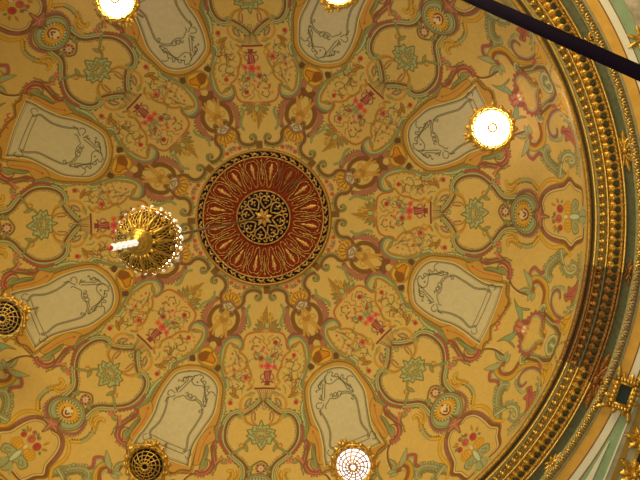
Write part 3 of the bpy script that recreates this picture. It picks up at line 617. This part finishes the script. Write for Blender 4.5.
# ------------------------------------------------------------------ central medallion
def dpt(r, a, off=0.0): return Vector((r*math.cos(a), r*math.sin(a), dome_z(r)-off))
PM = 0.01760                                         # metres per pixel at the crown
def medallion():
    root = empty('ceiling_medallion', (0, 0, APEX))
    tag(root, 'large round red and gold ceiling medallion with black centre at the crown of the dome', 'ceiling medallion')
    f = MB(); f.grid([[dpt(rr*PM, q*2*PI/96, .03) for q in range(96)][::-1] for rr in (1, 20, 40, 63)], True); f.build('field', RED, root)
    e = MB(); e.lathe([(r_*PM, dome_z(r_*PM)-d_) for r_, d_ in ((66.2, 0), (66.2, .05), (67.5, .07), (68.6, .06), (69.4, 0))], 128); e.build('outer_fillet', mat('medallion_fillet', (.50, .27, .05), .45, .4, .3, 30), root)
    k = MB(); k.lathe([(r_*PM, dome_z(r_*PM)-d_) for r_, d_ in ((61.2, .02), (61.4, .045), (64, .06), (66.3, .045), (66.4, 0))], 128); k.build('leaf_band', BLACK, root)
    o = MB(); NL = 40
    for q in range(NL):
        a = q*2*PI/NL
        for (r0_, r1_, d0, d1, w0) in ((62.2, 64.6, .01, .075, .020), (65.6, 63.4, .045, .105, .018), (62.4, 63.2, .085, .125, .014), (65.8, 64.6, -.01, .03, .013)):
            pts = [dpt((r0_+(r1_-r0_)*math.sin(PI*.5*t/5))*PM, a+d0+(d1-d0)*t/5, .066) for t in range(6)]
            o.tube(pts, [w0*(.45+.55*math.sin(PI*(.15+.75*t/5))) for t in range(6)], 5)
    o.build('band_leaves', MGOLD, root)
    i_ = MB(); i_.lathe([(r_*PM, dome_z(r_*PM)-d_) for r_, d_ in ((60.2, .03), (60.3, .05), (61.0, .06), (61.7, .05))], 128); i_.build('inner_fillet', MGOLD, root)
    shp = [(30.5, 0), (32, 1.6), (36, 2.4), (40, 3.0), (44, 4.6), (49, 6.4), (53, 6.3), (56, 4.6), (57.4, 2.2), (56.4, 0)]
    half = spline(np.array(shp), step=.9)
    for q in range(16):
        a = (q+.5)*2*PI/16
        p = MB()
        wob = lambda n_: [(x+random.uniform(-.35, .35), y+random.uniform(-.3, .3)) for x, y in n_]
        for sc_ in (1,):
            ring = [(x, y) for x, y in half]+[(x, -y) for x, y in half[::-1][1:-1]]
            ring = wob(ring)
            p.tube([dpt(math.hypot(x, y)*PM, a+math.atan2(y, x), .05) for x, y in ring], [(.0075 if q != 13 else .0075)+random.uniform(-.003, .005) for _ in ring], 5, True)
        gm = TARN if q == 13 else MGOLD; po = p.build('petal', gm, root)
        m = MB()
        ls = [(38, 0), (40, .8), (42, 1.3), (44, .9), (46, 2.0), (48, 1.5), (50, 2.5), (52, 1.3), (54, .9), (55, 0)]
        ring = ls+[(x, -y) for x, y in ls[::-1][1:-1]]
        c = dpt(47.5*PM, a, .075)
        vs = [dpt(math.hypot(x, y)*PM, a+math.atan2(y, x), .04) for x, y in ring]
        m.add([c]+vs, [(0, 1+t, 1+(t+1) % len(vs)) for t in range(len(vs))]); m.build('petal_leaf', gm, po)
        if q == 13: po['label'] = 'dull uncleaned petal'
        s = MB(); b = q*2*PI/16
        for sg in (1, -1):
            ln = wob([(31, .6), (35, 2.0), (40, 2.6), (44, 2.2), (48, 1.3), (52, 1.5), (55, 3.0), (58, 5.0), (59.5, 7.5)])
            ln = spline(np.array(ln), step=1.2)
            s.tube([dpt(math.hypot(x, y)*PM, b+math.atan2(sg*y, x), .05) for x, y in ln], [.0055+random.uniform(-.003, .005) for _ in ln], 5)
        ln = spline(np.array(wob([(38, 0), (43, .4), (49, -.3), (54, .4), (59, 0)])), step=1.5)
        s.tube([dpt(x*PM, b+y/x, .05) for x, y in ln], [.007+.006*abs(math.sin(t)) for t in range(len(ln))], 5)
        s.ball(dpt(57*PM, b, .05), .022)
        s.build('spear', TARN if q in (13, 14) else MGOLD, root)
    c = MB(); c.lathe([(.001, -.10), (14*PM, -.10), (25*PM, -.085), (27*PM, -.06), (27.6*PM, -.02)], 64); bo = c.build('centre_disc', BLACK, root)
    g = MB(); g.lathe([(26.2*PM, -.07), (26.8*PM, -.10), (27.6*PM, -.09), (28.0*PM, -.03)], 64)
    for q in range(8):
        a = q*2*PI/8+.2
        z = -.105
        pol = lambda rr, da: Vector((rr*PM*math.cos(a+da), rr*PM*math.sin(a+da), z))
        for sg in (1, -1):
            sp = spline(np.array([(9, .02), (12, .22), (16, .34), (20, .26), (22, .08), (20, -.02), (17.5, .06), (18, .16)]), step=1.2)
            g.tube([pol(x, sg*y) for x, y in sp], [.011+.007*abs(math.sin(t*1.3)) for t in range(len(sp))], 5)
            sp = spline(np.array([(20, .30), (24, .33), (24.5, .24), (23, .2)]), step=1.2); g.tube([pol(x, sg*y) for x, y in sp], .012, 5)
        g.ball(pol(24.5, 0), .026); g.ball(pol(15, 0), .022); g.ball(pol(21, .39), .02)
    g.build('arabesque', MGOLD, bo)
    fl = MB()
    for q in range(8):
        a = q*2*PI/8+.2+PI/8
        d = Vector((math.cos(a), math.sin(a), 0)); fl.leaf((0, 0, -.12), d, (-math.sin(a), math.cos(a), 0), (0, 0, -1), .17, .045, .025, 2, .0)
    fl.lathe([(.001, -.19), (.03, -.18), (.05, -.15), (.055, -.11)], 16); fl.build('centre_flower', MGOLD, bo)
medallion()

# ------------------------------------------------------------------ cornice
A0, A1 = -PI, PI
def ang_at(u, v): p = on_plane(u, v, ZR); return math.atan2(p[1], p[0])
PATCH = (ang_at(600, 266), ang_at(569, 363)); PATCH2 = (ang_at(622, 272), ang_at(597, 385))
def cornice():
    root = empty('trim_1', (0, 0, APEX+ZR))
    tag(root, 'gilded and green moulded cornice ringing the dome', 'cornice', kind='structure')
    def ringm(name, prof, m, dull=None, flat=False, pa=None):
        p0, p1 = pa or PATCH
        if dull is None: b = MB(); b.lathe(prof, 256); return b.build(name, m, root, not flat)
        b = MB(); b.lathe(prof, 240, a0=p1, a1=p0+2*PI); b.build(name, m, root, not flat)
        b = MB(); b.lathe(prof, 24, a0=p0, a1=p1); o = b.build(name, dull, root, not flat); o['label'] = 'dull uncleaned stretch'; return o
    def two(name, make, N, m, dull, pa=None):
        p0, p1 = pa or PATCH
        g, d_ = MB(), MB()
        for q in range(N):
            a = (q*2*PI/N+PI) % (2*PI)-PI
            if A0 < a < A1: make(d_ if p0 < a < p1 else g, a, PI/N)
        g.build(name, m, root); o = d_.build(name, dull, root); o['label'] = 'dull uncleaned stretch'
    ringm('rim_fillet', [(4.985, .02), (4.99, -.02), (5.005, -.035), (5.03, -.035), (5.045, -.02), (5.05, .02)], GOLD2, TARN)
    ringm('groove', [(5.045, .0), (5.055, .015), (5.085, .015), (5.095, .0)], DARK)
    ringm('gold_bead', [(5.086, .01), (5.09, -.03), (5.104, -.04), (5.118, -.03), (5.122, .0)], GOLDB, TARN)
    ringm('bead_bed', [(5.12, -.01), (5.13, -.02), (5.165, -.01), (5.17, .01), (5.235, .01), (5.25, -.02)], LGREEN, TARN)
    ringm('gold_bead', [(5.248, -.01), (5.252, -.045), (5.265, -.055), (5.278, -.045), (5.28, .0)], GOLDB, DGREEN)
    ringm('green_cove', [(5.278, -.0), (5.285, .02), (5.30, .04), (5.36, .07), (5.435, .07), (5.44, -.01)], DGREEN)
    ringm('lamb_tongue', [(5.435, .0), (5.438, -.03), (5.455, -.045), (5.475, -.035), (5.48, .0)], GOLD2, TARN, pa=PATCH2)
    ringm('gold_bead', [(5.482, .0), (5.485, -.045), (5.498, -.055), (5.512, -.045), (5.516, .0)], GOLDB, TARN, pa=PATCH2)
    ringm('green_flat', [(5.514, .0), (5.52, .02), (5.64, .02), (5.646, .0)], DGREEN, flat=True)
    ringm('leaf_bed', [(5.642, .01), (5.646, -.03), (5.70, -.05), (5.75, -.03), (5.755, .0)], LGREEN)
    ringm('green_strip', [(5.752, .0), (5.756, -.025), (5.788, -.025), (5.792, .0)], GREY, flat=True)
    rot = lambda a: Matrix.Rotation(a, 3, 'Z')
    def bead(b, a, h):
        ca, sa = math.cos(a), math.sin(a)
        b.ball((5.204*ca, 5.204*sa, -.022), .042, .044, .055, 8, 6, rot(a)); b.ball((5.168*ca, 5.168*sa, -.02), .026, .026, .03, 6, 4, rot(a))
        b.ball((5.20*math.cos(a+h), 5.20*math.sin(a+h), .0), .036, .010, .035, 6, 4, rot(a+h))
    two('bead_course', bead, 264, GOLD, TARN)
    def tongue(b, a, h):
        ca, sa = math.cos(a), math.sin(a); d = Vector((ca, sa, 0)); t_ = Vector((-sa, ca, 0)); rows = []
        for i in range(13):
            t = i/12; rr = 5.290+.15*t; q_ = max(0, .040**2-(rr-5.403)**2); hw = .0595-math.sqrt(q_)*1.05
            zz = .01-.07*math.sin(PI*min(1, .12+t*.75))
            rows.append([d*rr+t_*(hw*x)+Vector((0, 0, zz+.04*abs(x)**1.6+(.016*(i % 2))+(.012 if x == 0 else 0))) for x in (-1, -.7, -.35, 0, .35, .7, 1)])
        b.grid(rows)
        b.ball(d*5.315+Vector((0, 0, -.035)), .02, .026, .03, 6, 4, rot(a))
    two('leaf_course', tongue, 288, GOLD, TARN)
    def stud(b, a, h):
        rr = 5.457+random.uniform(-.008, .008); b.ball((rr*math.cos(a), rr*math.sin(a), -.035), .016, .022, .03, 6, 4, rot(a+random.uniform(-.5, .5)))
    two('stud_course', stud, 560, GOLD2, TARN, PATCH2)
    def tulip(b, a, h):
        ca, sa = math.cos(a), math.sin(a); d = Vector((ca, sa, 0)); t_ = Vector((-sa, ca, 0))
        for sg in (1, -1):
            b.tube([d*5.655+Vector((0, 0, -.05)), d*5.685+t_*(sg*.034)+Vector((0, 0, -.07)), d*5.725+t_*(sg*.048)+Vector((0, 0, -.06)), d*5.745+t_*(sg*.03)+Vector((0, 0, -.05))], [.010, .015, .014, .006], 6)
        b.ball(d*5.70+Vector((0, 0, -.06)), .034, .018, .035, 8, 5, rot(a))
        b.ball((5.668*math.cos(a+h), 5.668*math.sin(a+h), -.055), .02, .02, .028, 6, 4, rot(a+h))
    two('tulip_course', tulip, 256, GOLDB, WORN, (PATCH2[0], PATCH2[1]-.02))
    return root
cornice()

def ring_struct(name, prof, m, label, cat):
    b = MB(); b.lathe(prof, 256); o = b.build(name, m, None, False, loc=(0, 0, APEX+ZR)); return tag(o, label, cat, kind='structure')
ring_struct('trim_2', [(5.79, .0), (5.794, -.02), (5.935, -.02), (5.94, .0)], OCHRE, 'flat ochre band just outside the cornice', 'trim')
ring_struct('trim_3', [(5.932, .0), (5.934, -.024), (5.95, -.024), (5.952, .0)], RUST, 'thin red-brown line between the ochre and cream bands', 'trim')
ring_struct('trim_4', [(5.948, .0), (5.95, -.02), (6.055, -.02), (6.058, .0)], CREAM, 'cream band outside the ochre band', 'trim')
ring_struct('trim_5', [(6.055, .0), (6.057, -.024), (6.066, -.024), (6.068, .0)], RUST, 'thin brown line edging the sage green band', 'trim')
ring_struct('trim_6', [(6.066, .0), (6.068, -.018), (6.235, -.018), (6.238, .0)], SAGE, 'sage green band outside the cream band', 'trim')
b = MB(); b.lathe([(5.0, .10), (6.2, .10), (6.21, .0), (6.24, -.012), (8.5, -.012)], 128); o = b.build('wall_right', FRESCO, None, loc=(0, 0, APEX+ZR)); tag(o, 'painted surround beyond the green band', 'wall', kind='structure')

def strip(name, px, m, z0, dz, parent=None):
    poly = [on_plane(u, v, ZR-z0) for u, v in px]
    b = MB(); b.prism([(p[0], p[1]) for p in poly], -z0-dz, -z0); return b.build(name, m, parent, smooth=False, loc=(0, 0, APEX+ZR) if parent is None else None)
def arch():
    root = empty('trim_7', (0, 0, APEX+ZR)); tag(root, 'straight grey and ochre banded arch moulding at the lower right', 'trim', kind='structure')
    def P(name, a, b_, c, d, m, z=.02, dz=.01): return strip(name, (a, b_, c, d), m, z, dz, root)
    P('green_band', (633, 397), (628, 424), (592, 530), (569, 530), SAGE, .018)
    P('cream_wedge', (608.5, 441), (609.5, 441), (574, 520), (562, 520), CREAM, .03)
    P('grey_band', (638, 397), (650, 397), (601, 530), (583, 530), GREY, .02)
    P('cream_line', (636.5, 397), (638, 397), (584.5, 530), (583, 530), CREAM, .03)
    P('ochre_band', (642.5, 397), (649, 397), (597, 530), (591, 530), mat('olive_ochre', (.36, .23, .04), .5, 0, .2, 8), .03)
    P('gold_fillet', (657, 397), (660, 397), (608, 530), (605, 530), GOLDB, .02, .05)
    P('grey_outer_band', (650, 397), (657, 397), (605, 530), (598, 530), GREY, .022)
    P('dark_field', (660, 397), (700, 397), (660, 530), (608, 530), DARK, .02)
arch()

# ------------------------------------------------------------------ gilt ornaments on the cornice
def local(u, v, z):
    p = on_plane(u, v, ZR-z); a = math.atan2(p[1], p[0]); return p, a
DN = Vector((0, 0, -1))
def crest(u, v, size, label, mt, z=.0, flip=1, big=True, rot=0):
    p, a = local(u, v, z)
    root = empty('gilded_crest', W((p[0], p[1], ZR-z+.035)), a+rot)        # local x points outwards
    tag(root, label, 'ornament', 'gilded crests on the green flat of the cornice')
    X, Y = Vector((1, 0, 0)), Vector((0, 1, 0))
    b = MB()
    for sg in (1, -1):
        b.leaf((0, 0, -.02), (X*.45+Y*sg*.9).normalized(), (X*.9-Y*sg*.45).normalized(), DN, size*.62, size*.15, .035, 3, .12)
        b.leaf((-.02, 0, -.02), (X*-.6+Y*sg*.8).normalized(), (X*.8+Y*sg*.6).normalized(), DN, size*.42, size*.12, .03, 3, .12)
        if big:
            b.leaf((0, sg*.05, -.02), (X*.1+Y*sg).normalized(), X, DN, size*.72, size*.13, .03, 4, .08)
            b.leaf((0, sg*.02, -.03), (X*.8+Y*sg*.5).normalized(), (X*.5-Y*sg*.8).normalized(), DN, size*.45, size*.12, .03, 3, .1); b.leaf((0, sg*.02, -.03), (X*-.3+Y*sg).normalized(), (X+Y*sg*.3).normalized(), DN, size*.55, size*.12, .03, 3, .1)
    b.build('acanthus_spray', mt, root)
    c = MB()
    for sg in (1, -1):
        sp = spline(np.array([(0, .1), (.10, .35), (.24, .45), (.34, .32), (.28, .2), (.18, .25)])*size, step=.03)
        c.tube([(x, sg*y, -.05) for x, y in sp], [.022*(1-.5*t/len(sp)) for t in range(len(sp))], 6)
    c.build('scroll', mt, root)
    d = MB(); d.ball((0, 0, -.05), size*.11, size*.15, .05); d.ball((size*.16, 0, -.05), size*.06, size*.06, .04); d.build('boss', mt, root)
    return root
crest(624.5, 151, .34, 'gilded leaf crest on the dark green band, right of the brightest lamp', GOLD)
crest(629, 272, .20, 'small dark leaf crest in the uncleaned stretch of cornice', TARN, big=True)  # tarnished like the uncleaned gilding around it
crest(595.5, 380, .52, 'large red-gold acanthus crest where the uncleaned stretch of cornice ends, left of the diamond frame', mat('red_gilding', (.40, .16, .035), .4, .5, .5, 35, .4))
crest(552, 463, .24, 'small bright gilded crest on the cornice near the bottom edge', GOLDB)
crest(590, 40, .18, 'small gilded crest on the cornice just above the dark pole', GOLD, big=False)

def diamond():
    p, a = local(623, 394, .05)
    root = empty('gilded_cartouche', W((p[0], p[1], ZR-.03)), math.radians(20))
    tag(root, 'gilded diamond-like leafy frame around a small dark panel at the right edge', 'frame')
    h = .135; b = MB()
    q = [(-.13, -.19), (.13, -.19), (.13, .19), (-.13, .19)]
    fr = MB()
    for i in range(4):
        (x0, y0), (x1, y1) = q[i], q[(i+1) % 4]
        for t in range(7):
            u = t/6; c = Vector((x0+(x1-x0)*u, y0+(y1-y0)*u, -.05)); n = Vector((c.x, c.y, 0)).normalized(); s = Vector((-n.y, n.x, 0))
            fr.ball(c, .045, .045, .05, 8, 5)
            if t in (0, 2, 4): fr.leaf(c, (n+s*random.uniform(-.6, .6)).normalized(), s, DN, .12 if t else .19, .045, .03, 3, .1)
        fr.tube([(x0*.78, y0*.78, -.06), (x1*.78, y1*.78, -.06)], .025, 6)
    fr.build('leaf_frame', GOLD, root)
    b.prism([(x*.8, y*.8) for x, y in q], -.045, -.02); b.build('dark_panel', MIRROR, root, smooth=False)
diamond()
def corner(u, v, label, n, size, mt, z=.0):
    p, a = local(u, v, z)
    root = empty('gilded_ornament', W((p[0], p[1], ZR-z)), a); tag(root, label, 'ornament')
    b = MB()
    for q in range(n):
        t = q*2*PI/n+.3; d = Vector((math.cos(t), math.sin(t), 0)); b.leaf(d*.03, d, (-d.y, d.x, 0), DN, size*random.uniform(.7, 1.1), size*.3, .05, 3, .12)
    b.build('leaves', mt, root); c = MB(); c.ball((0, 0, -.05), size*.25, size*.25, .07); c.build('boss', mt, root)
corner(641, 40, 'gilded leaf ornament cut by the right edge near the top corner', 7, .17, GOLD)
corner(641, 440, 'gilded leaf cluster above the bottom right corner, upper of two', 7, .2, GOLD, .06)
corner(634, 474, 'gilded leaf cluster in the bottom right corner, lower of two', 8, .24, GOLD, .06)

# ------------------------------------------------------------------ round pendant lamps
LAMPZ = -2.75
OFFG = mat('dark_lamp_inside', (.012, .011, .012), .4)
LIT = glow('lamp_glow', (1.0, .97, .97), 30.0)
DIM = glow('lamp_glow_soft', (.88, .88, 1.0), 1.25)
def lamp_proto():
    root = empty('pendant_lamp', (0, 0, 0))
    PL_ = 1/66.9
    b = MB(); b.lathe([(16.6*PL_, -.02), (17*PL_, -.06), (18.5*PL_, -.085), (20.2*PL_, -.07), (21*PL_, -.09), (22.4*PL_, -.07), (23*PL_, -.02), (21*PL_, .06), (17*PL_, .05)], 64); ring = b.build('ring', GOLD, root)
    o = MB()
    for q in range(16):
        t = q*2*PI/16+PI; d = Vector((math.cos(t), math.sin(t), 0)); s = Vector((-d.y, d.x, 0))
        if q % 2: o.leaf(d*(20.5*PL_)+DN*.04, d, s, DN, .085, .05, .03, 2, .05)
        else: o.ball(d*(22*PL_)+DN*.05, .04, .045, .04)
        o.tube([d*(19*PL_)+s*(-.05)+DN*.09, d*(20.5*PL_)+DN*.105, d*(19.4*PL_)+s*.06+DN*.085], [.01, .018, .008], 6)
    o.build('ring_leaves', GOLD, root)
    c = MB(); d = Vector((-1, 0, 0)); s = Vector((0, 1, 0))
    for k in (-.5, 0, .5): dd = (d+s*k).normalized(); c.leaf(d*(20*PL_)+DN*.05, dd, (-dd.y, dd.x, 0), DN, .145, .05, .035, 3, .1)
    c.ball(d*(23.5*PL_)+DN*.06, .05); c.build('crest', GOLD, root)
    g = MB()
    bowl = lambda rr: -.05-.11*(1-(rr/17)**2)
    for rr, w in ((3.8, .019), (7.4, .0095), (11.0, .0095), (14.4, .0095)): g.tube([(rr*PL_*math.cos(t*PI/24), rr*PL_*math.sin(t*PI/24), bowl(rr)) for t in range(48)], w, 6, True)
    for q in range(14):
        g.tube([(rr*PL_*math.cos(q*PI/7+(rr-3.6)*.028), rr*PL_*math.sin(q*PI/7+(rr-3.6)*.028), bowl(rr)) for rr in (3.6, 6.6, 10, 13.6, 17)], .010, 5)
    g.build('grille', GOLD, root)
    i_ = MB(); i_.lathe([(.001, .03), (16.8*PL_, .03)][::-1], 48); i_.lathe([(16.9*PL_, .03), (16.9*PL_, -.05)], 48); i_.build('diffuser', OFFG, root)
    h_ = MB(); h_.lathe([(17.2*PL_, .05), (16*PL_, .09), (10*PL_, .15), (3*PL_, .18), (.001, .185)], 48); h_.build('housing', GOLD2, root)
    r_ = MB(); r_.tube([(0, 0, .17), (0, 0, 1.2)], .014, 8); r_.build('rod', GOLD2, root)
    return root
LP = lamp_proto()
def copy_tree(o, parent=None):
    c = o.copy(); COL.objects.link(c)
    if parent: c.parent = parent
    for ch in [x for x in bpy.data.objects if x.parent == o]: copy_tree(ch, c)
    return c
spots = [((353.5, 464.5), DIM, 'half-lit round gilt pendant lamp with white light behind its web grille, bottom centre'),
         ((147.3, 464), OFFG, 'unlit round gilt pendant lamp with dark web grille at the bottom edge'),
         ((6.3, 317.5), OFFG, 'unlit round gilt pendant lamp with dark web grille cut by the left edge'),
         ((118, 0.5), LIT, 'glaring lit round gilt pendant lamp at the top left edge'),
         ((339, -14), LIT, 'glaring lit round gilt pendant lamp cut by the top edge at centre'),
         ((491.5, 128.5), LIT, 'glaring lit round gilt pendant lamp at the upper right, whole in view')]
kids = lambda o: [x for x in bpy.data.objects if x.parent == o]
lamps = [LP]+[copy_tree(LP) for _ in spots[1:]]
LAMP_POS = []
for o, ((u, v), m, lab) in zip(lamps, spots):
    p = on_plane(u, v, LAMPZ); a = math.atan2(p[1], p[0]); rr = math.hypot(p[0], p[1])
    o.location = W(p); o.rotation_euler = (0, 0, a); tag(o, lab, 'lamp', 'round gilt pendant lamps hung under the dome')
    top = dome_z(rr)-LAMPZ
    for ch in kids(o):
        if ch.name.startswith('diffuser'):
            ch.data = ch.data.copy(); ch.data.materials.clear(); ch.data.materials.append(m)
        if ch.name.startswith('rod'): ch.scale = (1, 1, (top+.02)/1.2)
    LAMP_POS.append((Vector(o.location), m))

# ------------------------------------------------------------------ the chandelier on its long rod
def chandelier():
    zb = -8.25                                     # rim of the bowl, from the apex
    root = empty('chandelier', W((0, 0, zb)))
    tag(root, 'pierced gilt bowl chandelier on a long thin rod with a bright crystal drop', 'chandelier')
    r0 = .305; dep = .30
    prof = lambda t: (r0*math.sin(t*PI/2)**.9, -dep*math.cos(t*PI/2))
    rods = MB(); rods.tube([(0, 0, .1), (0, 0, -zb-.2)], .016, 8); rods.build('suspension_rod', mat('rod_metal', (.18, .13, .09), .45, .5), root)
    li = MB(); li.lathe([(max(.001, prof(t/10)[0]*.93), prof(t/10)[1]*.93) for t in range(11)], 48); li.build('liner', DARK, root)
    NG = 12
    for q in range(NG):
        a = q*2*PI/NG
        lat = MB(); nn, mm = 6, 4
        def pt(i, j):
            t = .30+.68*i/nn; rr, z = prof(t); b = a+(j/mm)*2*PI/NG
            return Vector((rr*math.cos(b), rr*math.sin(b), z))
        for i in range(nn):
            for j in range(mm):
                jj = j+(.0 if i % 2 else .5)
                if jj+.5 <= mm: lat.tube([pt(i, jj), pt(i+1, jj+.5)], .0058, 4, cap=False)
                if jj-.5 >= 0: lat.tube([pt(i, jj), pt(i+1, jj-.5)], .0058, 4, cap=False)
        c = pt(3.6, mm/2); n = c.normalized(); s = Vector((-math.sin(a+PI/NG), math.cos(a+PI/NG), 0)); u = n.cross(s)
        for k in range(8): d = s*math.cos(k*PI/4)+u*math.sin(k*PI/4); lat.tube([c, c+d*.03], [.006, .012], 5)
        lat.build('pierced_gore', GOLD, root)
        rb = MB(); pts = [Vector((prof(.22+.76*i/8)[0]*1.02*math.cos(a), prof(.22+.76*i/8)[0]*1.02*math.sin(a), prof(.22+.76*i/8)[1]*1.02)) for i in range(9)]
        rb.tube(pts, [.020-.010*i/8 for i in range(9)], 6); rb.build('rib', GOLD, root)
    rim = MB(); rim.tube([(r0*math.cos(q*PI/36), r0*math.sin(q*PI/36), .0) for q in range(72)], .014, 6, True)
    for q in range(36): rim.ball((r0*1.03*math.cos(q*PI/18), r0*1.03*math.sin(q*PI/18), .025), .017)
    rim.build('rim', GOLD, root)
    hub = MB(); hub.lathe([(.001, -.44), (.045, -.44), (.050, -.415), (.052, -.412), (.072, -.408), (.076, -.385), (.078, -.382), (.100, -.376), (.106, -.35), (.118, -.335), (.128, -.325), (.132, -.295), (.12, -.27), (.05, -.25)], 40)
    for q in range(10): hub.ball((.135*math.cos(q*PI/5), .135*math.sin(q*PI/5), -.29), .03, .03, .02)
    hub.build('hub', GOLD, root)
    CR = glow('drop_sparkle', (1.0, .95, .92), .5); CX = glow('rim_sparkle', (1.0, .93, .85), .22)  # emission stands in for the sparkle of the crystals
    dr = MB(); 
    for k in range(9):
        z = -.46-.085*k; rr = .034 if k % 2 == 0 else .022
        dr.lathe([(.004, z+.045), (rr, z+.012), (rr, z-.012), (.004, z-.045)], 6)
    d_ = dr.build('crystal_drop', CR, root, smooth=False)
    tip = MB(); tip.ball((0, 0, -1.24), .026, .026, .04, 8, 6); tip.build('drop_tip', mat('red_glass', (.5, .06, .04), .2), root)
    BU = glow('bulb_glow', (1.0, .97, .92), 16.0)
    for q in range(18):
        a = q*2*PI/18; x, y = .255*math.cos(a), .255*math.sin(a)
        ca = MB(); ca.lathe([(.012, -.1), (.012, .22), (.016, .225)], 8, (x, y, 0)); cb = ca.build('candle', GOLD, root)
        bu = MB(); bu.ball((x, y, .27), .03, .03, .055); bu.build('bulb', BU, cb)
    c1 = MB(); c1.lathe([(.001, -.03), (.020, .0), (.012, .02), (.001, .035)], 6); proto = c1.build('crystal', CX, root, smooth=False)
    for q in range(44):
        o = proto if q == 0 else proto.copy()
        if q: COL.objects.link(o); o.parent = root
        a = q*2*PI/44; rr, zz = ((.325, .045), (.30, .085))[q % 2]; o.location = (rr*math.cos(a), rr*math.sin(a), zz)
chandelier()

# ------------------------------------------------------------------ dark pole across the top right corner
def pole():
    a = CAM+ray(430, -21)/F*10.4; b_ = CAM+ray(690, 95.5)/F*7.7
    A_, B_ = W(a), W(b_); mid = (A_+B_)/2
    b = MB(); b.tube([A_-mid, B_-mid], .0625, 16); o = b.build('pole', POLE, None, loc=mid)
    tag(o, 'straight dark pole crossing the top right corner in front of the cornice', 'pole')
pole()

# ------------------------------------------------------------------ light
def point(name, loc, e, c, size=.1):
    l = bpy.data.lights.new(name, 'POINT'); l.energy = e; l.color = c; l.shadow_soft_size = size
    o = bpy.data.objects.new(name, l); COL.objects.link(o); o.location = loc; return o
def spot(name, loc, tgt, e, c, ang, blend_=.3, size=.3):
    l = bpy.data.lights.new(name, 'SPOT'); l.energy = e; l.color = c; l.spot_size = ang; l.spot_blend = blend_; l.shadow_soft_size = size
    o = bpy.data.objects.new(name, l); COL.objects.link(o); o.location = loc
    o.rotation_euler = (Vector(tgt)-Vector(loc)).to_track_quat('-Z', 'Y').to_euler(); return o
for p, m in LAMP_POS:
    if m is LIT: point('lamp_light', p+Vector((0, 0, .3)), 8, (1.0, .80, .98), .12)
    if m is DIM: point('lamp_light', p+Vector((0, 0, .3)), .6, (1.0, .80, .80), .12)
point('chandelier_light', W((0, 0, -8.0)), 40, (1.0, .8, .5), .25)
WARM = (1.0, .78, .42)
point('added_warm_key', (-1.0, -12, 9.4), 6600, WARM, 4.5)  # unseen key, added to grade the dome from dark to bright along y
point('added_warm_fill', (1.0, 1.5, 3.0), 1900, WARM, 4.0)  # unseen warm fill, added below the dome to lift it and the cornice
point('added_cool_fill', (-9.0, -1.0, 9.0), 900, (.62, .84, 1.0), 3.0)  # cool source with no fixture, added to whiten the right of the dome

w = bpy.data.worlds.new('hall_air'); SC.world = w; w.use_nodes = True
w.node_tree.nodes['Background'].inputs[0].default_value = (1.0, .78, .44, 1); w.node_tree.nodes['Background'].inputs[1].default_value = .16

# ------------------------------------------------------------------ camera
cd = bpy.data.cameras.new('camera'); cam = bpy.data.objects.new('camera', cd); COL.objects.link(cam)
cd.sensor_width = 36; cd.lens = 36*F/640; cd.clip_end = 200
rt, dn, fw = Vector(M[0]), Vector(M[1]), Vector(M[2])
m4 = Matrix((rt, -dn, -fw)).transposed().to_4x4(); m4.translation = W(CAM); cam.matrix_world = m4
SC.camera = cam
SC.view_settings.view_transform = 'Standard'; SC.view_settings.look = 'None'; SC.view_settings.gamma = 1; SC.view_settings.use_curve_mapping = False
SC.view_settings.exposure = 0.0
